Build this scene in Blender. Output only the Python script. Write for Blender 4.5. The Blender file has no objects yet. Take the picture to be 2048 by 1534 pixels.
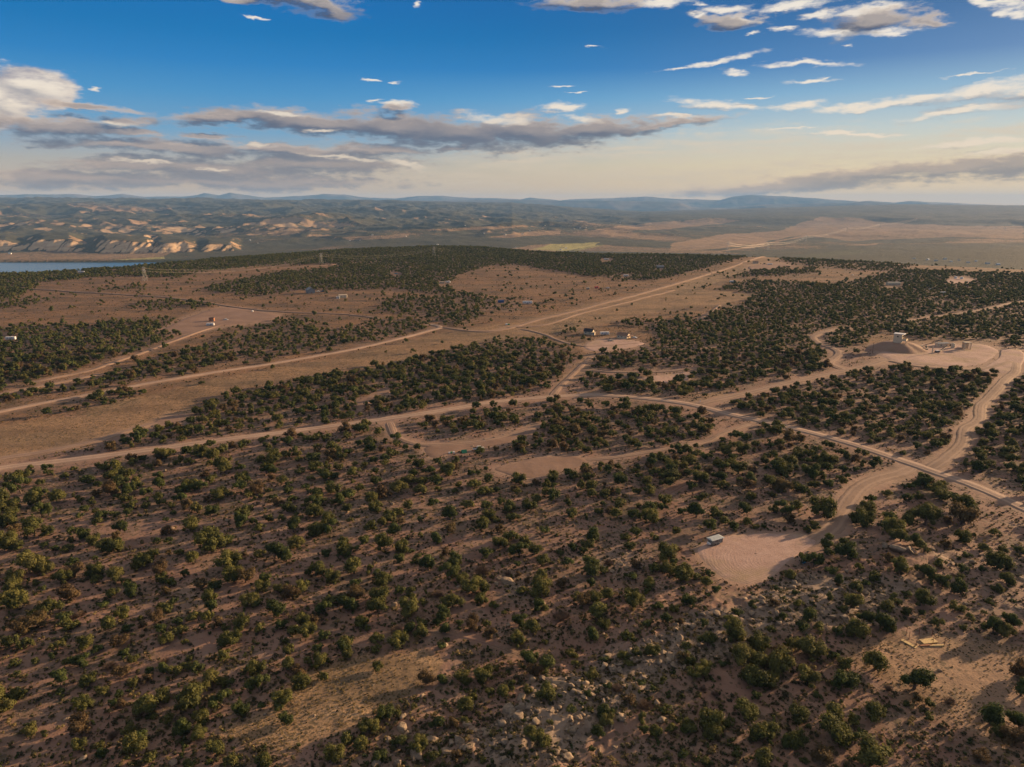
import bpy, math, random
import numpy as np
from mathutils import Vector
random.seed(7); RNG = np.random.default_rng(11)
R = math.radians
SC = bpy.context.scene; COL = SC.collection
# ---------------------------------------------------------------- camera
CAM_H = 85.0; PITCH = 14.1; HFOV = 71.0
FPX = 1024/math.tan(R(HFOV/2))
cd = bpy.data.cameras.new('camera'); cd.sensor_fit = 'HORIZONTAL'; cd.angle = R(HFOV)
cd.clip_start = 1; cd.clip_end = 200000
cam = bpy.data.objects.new('camera', cd); COL.objects.link(cam)
cam.location = (0, 0, CAM_H); cam.rotation_euler = (R(90-PITCH), 0, 0); SC.camera = cam
# ---------------------------------------------------------------- light
SUN_EL = 11.5; SUN_AZ = 60.0            # azimuth measured clockwise from the view direction (+Y)
SC.view_settings.view_transform = 'Standard'; SC.view_settings.look = 'None'
SC.view_settings.exposure = 1.35; SC.view_settings.gamma = 1
EXPF = 2**1.35
sl = bpy.data.lights.new('sun', 'SUN'); sl.energy = 4.4; sl.angle = R(1.0); sl.color = (1.0, 0.66, 0.37)
sun = bpy.data.objects.new('sun', sl); COL.objects.link(sun)
sdir = Vector((math.sin(R(SUN_AZ))*math.cos(R(SUN_EL)), math.cos(R(SUN_AZ))*math.cos(R(SUN_EL)), math.sin(R(SUN_EL))))
sun.rotation_euler = sdir.to_track_quat('Z', 'Y').to_euler(); sun.location = (300, 200, 400)

def lin(c):
    return tuple(((v/255)/12.92 if v/255 <= .04045 else ((v/255+.055)/1.055)**2.4) for v in c)
cP, sP = math.cos(R(PITCH)), math.sin(R(PITCH))
def px_dir(px, py):
    u = (np.asarray(px, float)-1024)/FPX; v = (767-np.asarray(py, float))/FPX
    return u, v*sP+cP, v*cP-sP
def px_azel(px, py):
    x, y, z = px_dir(px, py)
    return np.arctan2(x, y), np.arctan2(z, np.hypot(x, y))
def project(x, y, z):
    dz = np.asarray(z)-CAM_H
    dep = np.maximum(y*cP-dz*sP, 1e-3); up = y*sP+dz*cP
    return 1024+FPX*x/dep, 767-FPX*up/dep, dep

# ---------------------------------------------------------------- world
W = bpy.data.worlds.new('World'); SC.world = W; W.use_nodes = True
nt = W.node_tree; nt.nodes.clear()
class NB:
    """small node builder"""
    def __init__(s, nt): s.nt = nt
    def n(s, t, **kw):
        nd = s.nt.nodes.new(t)
        for k, v in kw.items(): setattr(nd, k, v)
        return nd
    def link(s, a, b): s.nt.links.new(a, b)
    def _set(s, sock, v):
        if v is None: return
        if isinstance(v, bpy.types.NodeSocket): s.link(v, sock)
        else: sock.default_value = v
    def m(s, op, a=None, b=None, c=None, clamp=False):
        nd = s.n('ShaderNodeMath', operation=op, use_clamp=clamp)
        for i, v in enumerate((a, b, c)): s._set(nd.inputs[i], v)
        return nd.outputs[0]
    def vm(s, op, a=None, b=None, out=0):
        nd = s.n('ShaderNodeVectorMath', operation=op)
        s._set(nd.inputs[0], a); s._set(nd.inputs[1], b)
        return nd.outputs[out]
    def noise(s, vec, scale, detail=4, rough=.5, dist=0, out=0):
        nd = s.n('ShaderNodeTexNoise'); s._set(nd.inputs['Vector'], vec)
        nd.inputs['Scale'].default_value = scale; nd.inputs['Detail'].default_value = detail
        nd.inputs['Roughness'].default_value = rough; nd.inputs['Distortion'].default_value = dist
        return nd.outputs[out]
    def ramp(s, fac, stops, interp='LINEAR'):
        nd = s.n('ShaderNodeValToRGB'); nd.color_ramp.interpolation = interp
        el = nd.color_ramp.elements
        el.remove(el[1]); el[0].position = 0
        for i, (p, c) in enumerate(stops):
            e = el[0] if i == 0 else el.new(max(0., min(1., p)))
            if i == 0: e.position = max(0., p)
            e.color = (c, c, c, 1) if isinstance(c, (int, float)) else tuple(c)+(1,)
        s._set(nd.inputs[0], fac); return nd.outputs[0]
    def mix(s, fac, a, b, blend='MIX'):
        nd = s.n('ShaderNodeMix', data_type='RGBA', blend_type=blend)
        s._set(nd.inputs[0], fac)
        for i, v in ((6, a), (7, b)):
            if isinstance(v, (tuple, list)) and len(v) == 3: v = tuple(v)+(1,)
            s._set(nd.inputs[i], v)
        return nd.outputs[2]
    def rng(s, v, a, b, c=0., d=1., smooth=False):
        nd = s.n('ShaderNodeMapRange', interpolation_type='SMOOTHSTEP' if smooth else 'LINEAR')
        s._set(nd.inputs[0], v)
        for i, q in enumerate((a, b, c, d)): s._set(nd.inputs[1+i], q)
        return nd.outputs[0]
    def xyz(s, x, y, z=0.):
        nd = s.n('ShaderNodeCombineXYZ')
        for i, q in enumerate((x, y, z)): s._set(nd.inputs[i], q)
        return nd.outputs[0]

# cloud puffs measured in the photograph: x, y, half width, half height, tilt (deg, + = rising to the right)
GREY = [(600,-4,110,26,-6),(660,14,52,18,-16),(480,0,60,8,0),
 (470,236,140,14,3),(640,244,180,24,-3),(800,255,170,32,-4),(930,268,150,38,-6),(1060,264,150,34,-2),(1180,258,150,24,4),(1320,250,130,11,6),
 (410,269,60,6,0),(905,297,38,7,6),(120,250,160,24,0),(250,240,60,14,0),(250,262,90,8,-3),
 (330,294,240,17,-2),(600,302,200,16,-4),(760,300,110,16,0),(520,285,50,6,0),
 (260,330,150,14,0),(430,336,220,22,-3),(640,330,190,22,0),(150,355,260,22,2),(480,362,330,18,0),
 (1180,8,100,16,0),(1465,38,64,16,-4),(1750,40,95,22,-3),(1860,42,52,12,-4),
 (1900,338,260,24,5),(1720,352,220,18,5),(1560,372,260,14,3),(2060,330,160,26,5),(800,215,26,10,0),(180,210,110,8,-3)]
WHITE = [(1320,4,70,12,0),(1395,29,28,8,0),(1445,14,60,12,0),(1500,36,46,12,-12),(1590,12,90,14,0),(1560,20,50,9,0),(1640,32,40,8,0),(1740,20,90,14,0),
 (1660,64,84,11,-3),(1710,58,60,18,20),(1697,91,22,5,0),(1985,4,90,12,-14),(2045,26,60,14,-14),(1800,60,70,10,0),
 (1430,124,90,8,7),(1485,142,42,7,-8),(1360,136,60,4,6),(1620,126,100,7,-3),(1640,163,60,5,-3),(1660,158,16,5,0),(1120,172,32,3,0),(1145,187,20,2,0),(1205,100,18,2,0),
 (1410,206,72,15,-4),(1480,210,50,10,0),(1590,211,90,8,-2),(1760,212,160,9,2),(1850,196,120,12,4),(1960,186,140,20,5),(1930,222,170,12,4),(2060,180,160,24,5),(2010,300,120,10,2),
 (1355,232,40,5,0),(1255,218,22,5,0),(1120,218,48,12,0),(1500,190,50,3,0),
 (60,165,100,38,-6),(20,205,85,52,10),(-60,190,120,60,0),(208,171,18,5,0),(800,204,35,9,0),(770,196,20,4,0),(735,157,25,4,-3),(786,165,12,4,0),(830,12,12,8,0),(520,42,32,4,-4),
 
 (1700,268,130,4,0),(1600,258,70,3,0),(1950,280,150,9,2),(1950,150,60,3,3),(1560,56,30,5,0),(1500,66,20,4,0),(1400,8,26,6,0)]
TOPS = [(980,232,80,13,-4),(1030,240,60,12,0),(230,245,60,10,-6),(640,258,40,4,0),(515,284,26,7,0),(1150,236,60,8,-6),(560,226,60,5,0),(430,336,60,5,0),(700,318,80,6,-6),(800,330,50,8,-20),(280,322,60,4,0),(1700,30,60,8,0),(1810,58,50,8,0)]
VEIL = [(1480,295,360,44,0),(1250,300,240,30,0),(1750,300,260,30,0),(1560,330,400,22,3),(1050,320,180,40,0),(740,330,130,34,-8),(880,360,260,22,0),(1300,350,300,20,0),(2000,260,260,20,4)]

def puff_group(name, puffs):
    g = bpy.data.node_groups.new(name, 'ShaderNodeTree')
    g.interface.new_socket('V', in_out='INPUT', socket_type='NodeSocketVector')
    g.interface.new_socket('D', in_out='OUTPUT', socket_type='NodeSocketFloat')
    b = NB(g); gi = b.n('NodeGroupInput'); go = b.n('NodeGroupOutput')
    prev = None; cur = gi.outputs[0]
    for (x, y, rx, ry, t) in puffs:
        az, el = px_azel(x, y)
        a2, _ = px_azel(x+rx, y); _, e2 = px_azel(x, y-ry)
        mp = b.n('ShaderNodeMapping', vector_type='TEXTURE')
        mp.inputs['Location'].default_value = (float(az), float(el), 0)
        mp.inputs['Rotation'].default_value = (0, 0, R(t))
        mp.inputs['Scale'].default_value = (max(abs(float(a2-az)), .004), max(abs(float(e2-el)), .0015), 1)
        if prev is not None:        # keeps the puffs in sequence for the shader compiler
            ma = b.n('ShaderNodeVectorMath', operation='MULTIPLY_ADD'); b.link(prev, ma.inputs[0]); ma.inputs[1].default_value = (1e-7,)*3; b.link(cur, ma.inputs[2]); cur = ma.outputs[0]
        b.link(cur, mp.inputs['Vector'])
        L = b.vm('LENGTH', mp.outputs[0], out=1)
        if prev is None: prev = L
        else:
            nd = b.n('ShaderNodeMath', operation='SMOOTH_MIN'); b.link(prev, nd.inputs[0]); b.link(L, nd.inputs[1]); nd.inputs[2].default_value = .35
            prev = nd.outputs[0]
    b.link(prev, go.inputs[0]); return g

ANVIL = [(70,165,86,34,-4),(10,185,110,50,8),(-30,225,90,40,20),(120,195,40,22,25)]
b = NB(nt)
tc = b.n('ShaderNodeTexCoord'); sep = b.n('ShaderNodeSeparateXYZ'); b.link(tc.outputs['Generated'], sep.inputs[0])
AZ = b.m('ARCTAN2', sep.outputs[0], sep.outputs[1])
HL = b.m('SQRT', b.m('ADD', b.m('MULTIPLY', sep.outputs[0], sep.outputs[0]), b.m('MULTIPLY', sep.outputs[1], sep.outputs[1])))
EL = b.m('ARCTAN2', sep.outputs[2], HL)
def off(v, amt, ysc):
    c = b.vm('SUBTRACT', v, (.5, .5, .5)); return b.vm('MULTIPLY', c, (amt, amt*ysc, 0))
# clear sky: the Nishita sky, graded in the lower part towards the deep polarised blue of the photograph
sky = b.n('ShaderNodeTexSky', sky_type='NISHITA'); sky.sun_disc = False
sky.sun_elevation = R(SUN_EL); sky.sun_rotation = R(SUN_AZ); sky.altitude = 1700; sky.air_density = 1.0; sky.dust_density = .6; sky.ozone_density = 2.5
def tgt(c, k=1.0): return tuple(v*k/EXPF for v in lin(c))
def elp(y): return float(px_azel(1024, y)[1])
E0, E1 = elp(420), 1.2
def ep(y): return (elp(y)-E0)/(E1-E0)
efac = b.rng(EL, E0, E1)
left = b.ramp(efac, [(0, tgt((232,186,138))), (ep(385), tgt((208,176,142))), (ep(330), tgt((178,172,162))), (ep(270), tgt((112,160,194))), (ep(200), tgt((70,144,196))), (ep(140), tgt((34,126,190))), (ep(80), tgt((0,114,180))), (ep(10), tgt((0,106,176))), (ep(-60), tgt((20,92,154))), (.5, tgt((172,166,164))), (1., tgt((172,164,160)))])  # unseen overhead stops turned bright pale grey, added to lift and neutralise shade
right = b.ramp(efac, [(0, tgt((255,200,138))), (ep(385), tgt((236,198,148))), (ep(330), tgt((228,208,166))), (ep(270), tgt((184,200,202))), (ep(200), tgt((116,170,206))), (ep(140), tgt((40,118,180))), (ep(60), tgt((0,98,160))), (ep(-60), tgt((20,84,144))), (.5, tgt((172,166,164))), (1., tgt((172,164,160)))])  # same added overhead grey on this side
azf = b.rng(AZ, -.35, .5, 0, 1, True)
grad = b.mix(azf, left, right)
glow = b.rng(b.m('ABSOLUTE', b.m('SUBTRACT', AZ, R(SUN_AZ))), 0, 1.1, 1, 0, True)
clear = b.mix(.02, grad, b.vm('MULTIPLY', sky.outputs[0], (.1, .1, .1)))
glowh = b.m('MULTIPLY', glow, b.rng(EL, .35, .02, 0, 1, True))
clear = b.mix(b.m('MULTIPLY', glowh, .3), clear, tgt((235,214,180), 1.2))
below = b.rng(EL, -.05, -.002, 1, 0)
clear = b.mix(below, clear, tgt((150,130,112), .6))
def background(col):
    bg = b.n('ShaderNodeBackground'); b.link(b.vm('MULTIPLY', col, (10, 10, 10)), bg.inputs[0]); bg.inputs[1].default_value = 0.1; return bg.outputs[0]
def sector(a0, a1):
    """the clouds of one slice of the sky; every node in here belongs to this slice alone"""
    def sel(puffs):
        r = []
        for q in puffs:
            az = float(px_azel(q[0], q[1])[0]); h = abs(float(px_azel(q[0]+q[2], q[1])[0])-az)
            if az+1.7*h+.05 > a0 and az-1.7*h-.05 < a1: r.append(q)
        return r
    V0 = b.xyz(AZ, EL); VN = b.xyz(AZ, b.m('MULTIPLY', EL, 3.2))
    w1 = b.noise(VN, 9, 5, .62, out=1); w2 = b.noise(VN, 34, 4, .6, out=1)
    VW = b.vm('ADD', b.vm('ADD', V0, off(w1, .085, .32)), off(w2, .03, .33))
    VA = b.vm('ADD', V0, off(w1, .05, .3))
    fine = b.noise(VN, 60, 6, .62); med = b.noise(VN, 22, 4, .58)
    na = b.m('ADD', b.m('MULTIPLY', b.m('SUBTRACT', med, .5), 1.5), b.m('MULTIPLY', b.m('SUBTRACT', fine, .5), 1.1))
    gs = {}
    def dens(kind, puffs, base, vec, namp):
        puffs = sel(puffs)
        if not puffs: return None
        if kind not in gs: gs[kind] = puff_group('cloud_%s_%d' % (kind, int(a0*100)), puffs)
        g = b.n('ShaderNodeGroup'); g.node_tree = gs[kind]; b.link(vec, g.inputs[0])
        return b.m('ADD', b.m('SUBTRACT', base, g.outputs[0]), b.m('MULTIPLY', na, namp))
    SH = (.010, .009, 0)
    elw = b.rng(EL, elp(390), elp(150), 0, 1)
    c = clear
    dv = dens('veil', VEIL, 1.12, VW, 1.)
    if dv is not None: c = b.mix(b.m('MULTIPLY', b.m('MULTIPLY', b.rng(dv, -.25, 1.0, 0, 1, True), b.rng(b.noise(b.xyz(AZ, b.m('MULTIPLY', EL, 9.)), 16, 5, .6), .36, .62, .25, 1.)), .85), c, b.mix(elw, tgt((214,190,158)), tgt((226,222,208))))
    da = dens('anvil', ANVIL, 1.15, VA, .35)
    if da is not None:
        ac = b.mix(b.rng(med, .35, .65, 0, 1, True), tgt((168,160,164)), tgt((224,208,192)))
        c = b.mix(b.m('MULTIPLY', b.rng(da, 0, .4, 0, 1, True), .93), c, ac)
    def bright(kind, puffs, base, op, c):
        dw = dens(kind, puffs, base, VW, 1.)
        if dw is None: return c
        dw2 = dens(kind, puffs, base, b.vm('ADD', VW, SH), 1.)
        sh = b.rng(b.m('SUBTRACT', dw, dw2), -.6, .45, 0, 1, True)
        wcol = b.mix(sh, b.mix(elw, tgt((176,162,152)), tgt((142,148,162))), b.mix(elw, tgt((236,212,180)), tgt((244,234,220))))
        return b.mix(b.m('MULTIPLY', b.rng(dw, -.04, .95, 0, 1, True), op), c, wcol)
    c = bright('white', WHITE, 1.10, .96, c)
    dg = dens('grey', GREY, 1.24, VW, 1.05)
    if dg is not None:
        dg2 = dens('grey', GREY, 1.24, b.vm('ADD', VW, SH), 1.05)
        sh = b.rng(b.m('SUBTRACT', dg, dg2), -.30, .85, 0, 1, True)
        # thick parts stay dark, thin edges take the light
        sh = b.m('MAXIMUM', b.m('MULTIPLY', sh, b.rng(dg, .1, .9, 1.15, .5)), b.rng(dg, .08, .42, .6, 0))
        gcol = b.mix(sh, b.mix(elw, tgt((104,103,116)), tgt((82,90,112))), b.mix(elw, tgt((212,178,150)), tgt((224,206,188))))
        c = b.mix(b.m('MULTIPLY', b.rng(dg, -.08, .78, 0, 1, True), b.rng(EL, elp(365), elp(240), .72, .95)), c, gcol)
    c = bright('tops', TOPS, 1.02, .8, c)
    return background(c)
def both(*conds):
    f = conds[0]
    for q in conds[1:]: f = b.m('MULTIPLY', f, q)
    return f
cut = [-.82, -.36, .0, .34, .82]
surf = background(clear)
inband = both(b.m('GREATER_THAN', EL, -.01), b.m('LESS_THAN', EL, .34))
for a0, a1 in zip(cut[:-1], cut[1:]):
    ms = b.n('ShaderNodeMixShader')
    b.link(both(inband, b.m('GREATER_THAN', AZ, a0), b.m('LESS_THAN', AZ, a1)), ms.inputs[0])
    b.link(surf, ms.inputs[1]); b.link(sector(a0, a1), ms.inputs[2]); surf = ms.outputs[0]
wo = b.n('ShaderNodeOutputWorld'); b.link(surf, wo.inputs[0])
W.cycles.sampling_method = 'MANUAL'; W.cycles.sample_map_resolution = 512

# ---------------------------------------------------------------- numpy noise
PERM = RNG.permutation(4096).astype(np.int64)
GA = RNG.random(4096)*2*np.pi; GX, GY = np.cos(GA), np.sin(GA)
def pn(x, y, seed=0):
    xi = np.floor(x).astype(np.int64); yi = np.floor(y).astype(np.int64)
    xf = x-xi; yf = y-yi
    u = xf*xf*xf*(xf*(xf*6-15)+10); v = yf*yf*yf*(yf*(yf*6-15)+10)
    def g(ix, iy, dx, dy):
        h = PERM[(PERM[(ix+seed*131) & 4095]+iy*7+seed) & 4095]
        return GX[h]*dx+GY[h]*dy
    a = g(xi, yi, xf, yf); bb = g(xi+1, yi, xf-1, yf)
    cc = g(xi, yi+1, xf, yf-1); d = g(xi+1, yi+1, xf-1, yf-1)
    return (a+(bb-a)*u+((cc+(d-cc)*u)-(a+(bb-a)*u))*v)*1.5
def fbm(x, y, sc, octv=4, seed=0, rough=.5, ridged=False):
    s = 0; a = 1; t = 0
    for i in range(octv):
        n = pn(x/sc, y/sc, seed+i*3)
        if ridged: n = 1-2*np.abs(n)
        s = s+a*n; t += a; a *= rough; sc /= 2.03
    return s/t
def sstep(v, a, b_):
    t = np.clip((v-a)/(b_-a), 0, 1); return t*t*(3-2*t)
def inpoly(px, py, poly):
    px = np.asarray(px, float); py = np.asarray(py, float); r = np.zeros(px.shape, bool)
    n = len(poly)
    for i in range(n):
        x1, y1 = poly[i]; x2, y2 = poly[(i+1) % n]
        if y1 == y2: continue
        k = ((y1 > py) != (y2 > py)) & (px < (x2-x1)*(py-y1)/(y2-y1)+x1); r ^= k
    return r
def polydist(x, y, poly, closed=True):
    d = np.full(np.shape(x), 1e9); n = len(poly)
    for i in range(n if closed else n-1):
        x1, y1 = poly[i]; x2, y2 = poly[(i+1) % n]
        dx, dy = x2-x1, y2-y1; L = dx*dx+dy*dy+1e-9
        t = np.clip(((x-x1)*dx+(y-y1)*dy)/L, 0, 1)
        d = np.minimum(d, np.hypot(x-x1-t*dx, y-y1-t*dy))
    return d

# ---------------------------------------------------------------- terrain height
COLS = np.array([-700,0,256,512,768,1024,1280,1536,1792,2048,2750], float)
def yang(y): return R(PITCH)-np.arctan((767-np.asarray(y, float))/FPX)    # angle below the horizon
EDGE_X = [-700,0,150,300,420,560,700,860,960,1050,1200,1380,1540,1700,1850,2048,2750]
EDGE_Y = [552,546,540,530,517,507,499,492,494,502,509,510,513,521,528,538,556]
LAY = [(2450, [517,517,517,513,510,510,515,512,512,503,500]),
       (3300, [499,498,498,494,488,486,492,496,494,490,490]),
       (4500, [474,474,474,476,470,468,472,478,478,472,472]),
       (6000, [448,448,450,452,452,454,456,458,460,460,460]),
       (8500, [420,420,420,424,428,438,442,438,434,434,434]),
       (11500,[402,402,401,402,402,408,424,416,409,411,411])]
def hcol(az):
    a = np.clip(az, -1.0, 1.0); return 1024+FPX*np.tan(a)/cP
def edge_d(cx):
    ey = np.interp(cx, EDGE_X, EDGE_Y); return CAM_H/np.tan(yang(ey))
def ydepth(x, y):
    d = np.hypot(x, y); return d*np.maximum(y/np.maximum(d, 1e-6), .5)      # depth along the view, so the traced rows hold at every azimuth
def hplat(x, y, d):
    f = sstep(d, 900, 350)
    k = 1-np.exp(-(np.hypot((x-PADC[0])/1.15, y-PADC[1])/19)**6)        # the clearing was bladed level
    h = 1.5*fbm(x, y, 190, 3, 1)+.55*fbm(x, y, 48, 3, 2)*(.35+.65*k)+f*.14*k*fbm(x, y, 9, 3, 3)
    # ledge that drops towards the camera along the boulder belt, and the shallow draw below it
    return h + k*ledge(x, y)
def ledge(x, y):
    # ridge line of broken sandstone, in metres
    P = LEDGE
    dd = polydist(x, y, P, closed=False)
    crag = fbm(x, y, 6.5, 3, 7, .6, True)
    return 1.6*np.exp(-(dd/9)**2)+.95*crag*np.exp(-(dd/17)**2)-1.3*np.exp(-(polydist(x, y, DRAW, closed=False)/8)**2)
def flat_pt(px, py, z=0.):
    X, Y, Z = px_dir(px, py); t = (z-CAM_H)/Z; return float(X*t), float(Y*t)
PADC = flat_pt(1500, 1112)
LEDGE = [flat_pt(*p) for p in ((1010,1480),(1100,1395),(1200,1385),(1320,1290),(1450,1240),(1600,1215),(1700,1160),(1800,1110))]
DRAW = [flat_pt(*p) for p in ((850,1520),(940,1440),(1040,1350),(1150,1290))]
def H(x, y):
    x = np.asarray(x, float); y = np.asarray(y, float)
    shp = x.shape; x = x.ravel(); y = y.ravel()
    d = np.hypot(x, y); az = np.arctan2(x, y); cx = hcol(az)
    D0 = edge_d(cx)
    hp = hplat(x, y, d)
    out = hp.copy(); d = ydepth(x, y)
    far = d > D0*.93
    if far.any():
        xf, yf, df, cf, D = x[far], y[far], d[far], cx[far], D0[far]
        ctr_d = [D*.93, D, D*1.12, D*1.4]
        ctr_z = [np.zeros_like(D), -1.0+0*D, -18+0*D, -86+0*D]
        for dist, ys in LAY:
            yy = np.interp(cf, COLS, ys); zz = CAM_H-dist*np.tan(yang(yy))
            ctr_d.append(np.full_like(D, dist)); ctr_z.append(zz)
        ctr_d.append(np.full_like(D, 14500)); ctr_z.append(ctr_z[-1]-160)
        z = np.full_like(D, -100.)
        z[df <= ctr_d[0]] = 0
        for k in range(len(ctr_d)-1):
            a, b2 = ctr_d[k], ctr_d[k+1]
            m = (df > a) & (df <= b2)
            t = (df-a)/(b2-a); t = t*.5+.5*t*t*(3-2*t)
            z = np.where(m, ctr_z[k]+(ctr_z[k+1]-ctr_z[k])*t, z)
        m = df > ctr_d[-1]; z = np.where(m, ctr_z[-1], z)
        # relief
        hilly = sstep(cf, 1500, 800)
        amp = sstep(df, 2700, 5200)*sstep(df, 12500, 9500)
        rel = fbm(xf, yf, 1500, 5, 20, .5, True)*.55+fbm(xf, yf, 3200, 3, 30)*.6
        z += amp*(30+84*hilly)*rel+amp*(12+46*hilly)*fbm(xf, yf, 560, 4, 33, .5, True)
        z += sstep(df, 1500, 2700)*9*fbm(xf, yf, 420, 4, 25)*sstep(df, 14000, 9000)*(.4+.6*sstep(df,2500,3200))
        # pale bluffs above the far shore
        Dc = 2860+190*fbm(xf, yf*0+1.0, 900, 3, 41)+75*fbm(xf, yf*.3, 150, 4, 43, .6, True)
        st = sstep(df, Dc, Dc+130)*sstep(df, Dc+1300, Dc+300)
        gp = np.interp(cf+14*fbm(xf, yf, 120, 3, 46), [-400,0,40,70,130,160,178,200,250,285,295,310,360,385,410,455,475,520], [1,.9,.5,1,1,.35,.4,1,1,.8,.3,.8,.8,.3,.6,.5,.0,0])
        z += 46*st*gp
        # mesa scarp at the right
        Dm = 6900+1100*fbm(xf, yf*0+9, 3000, 2, 51)
        z += 34*sstep(df, Dm, Dm+420)*sstep(df, 11000, 8500)*sstep(cf, 1180, 1350)
        z += 3.2*fbm(xf, yf, 60, 3, 27)*sstep(df, 1500, 3000)
        # lake bed
        lake = sstep(cf, 430, 300)*sstep(df, 1500, 1750)*sstep(df, 2400, 2330)
        z = z*(1-lake)+lake*(-108)
        bl = sstep(df, D*.93, D*1.02)
        out[far] = hp[far]*(1-bl)+z*bl+hp[far]*bl*sstep(df, D*1.3, D)
    return out.reshape(shp)
def hit(px, py):
    X, Y, Z = px_dir(px, py); z = 0.*X
    for _ in range(6):
        t = (z-CAM_H)/Z; z = H(X*t, Y*t)
    return X*t, Y*t, z
def hit_far(px, py, d0=1700):
    """first hit of the pixel's sight line with the land beyond the plateau edge"""
    X, Y, Z = px_dir(px, py)
    n = math.hypot(float(X), float(Y)); ds = np.geomspace(d0, 14000, 900)
    xs, ys = X/n*ds, Y/n*ds; zs = CAM_H+Z/n*ds; hh = H(xs, ys)
    k = np.argmax(hh >= zs) if (hh >= zs).any() else len(ds)-1
    return float(xs[k]), float(ys[k]), float(hh[k])

# ---------------------------------------------------------------- mesh helpers
def new_mesh(name, verts, faces, mats=(), smooth=False, midx=None, attrs=None):
    verts = np.asarray(verts, np.float32); me = bpy.data.meshes.new(name)
    if isinstance(faces, np.ndarray):
        nf, k = faces.shape
        me.vertices.add(len(verts)); me.vertices.foreach_set('co', verts.ravel())
        me.loops.add(nf*k); me.loops.foreach_set('vertex_index', faces.ravel().astype(np.int32))
        me.polygons.add(nf); me.polygons.foreach_set('loop_start', np.arange(0, nf*k, k, dtype=np.int32))
        me.update(calc_edges=True)
    else:
        me.from_pydata([tuple(map(float, v)) for v in verts], [], [tuple(map(int, f)) for f in faces]); me.update()
    if smooth: me.polygons.foreach_set('use_smooth', np.ones(len(me.polygons), bool))
    for m_ in mats: me.materials.append(m_)
    if midx is not None: me.polygons.foreach_set('material_index', np.asarray(midx, np.int32))
    for k, v in (attrs or {}).items():
        at = me.attributes.new(k, 'FLOAT', 'POINT'); at.data.foreach_set('value', np.asarray(v, np.float32).ravel())
    return me
def link(name, me, parent=None, loc=None, rz=None):
    o = bpy.data.objects.new(name, me); COL.objects.link(o)
    if parent is not None: o.parent = parent
    if loc is not None: o.location = loc
    if rz is not None: o.rotation_euler = (0, 0, rz)
    return o
def tag(o, label=None, cat=None, group=None, kind=None):
    if label: o['label'] = label
    if cat: o['category'] = cat
    if group: o['group'] = group
    if kind: o['kind'] = kind
    return o
def grid_faces(nr, nc, wrap=False):
    r = np.arange(nr-1)[:, None]; c_ = np.arange(nc if wrap else nc-1)[None, :]
    a = r*nc+c_; b_ = r*nc+(c_+1) % nc
    return np.stack([a, b_, b_+nc, a+nc], -1).reshape(-1, 4)
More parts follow.
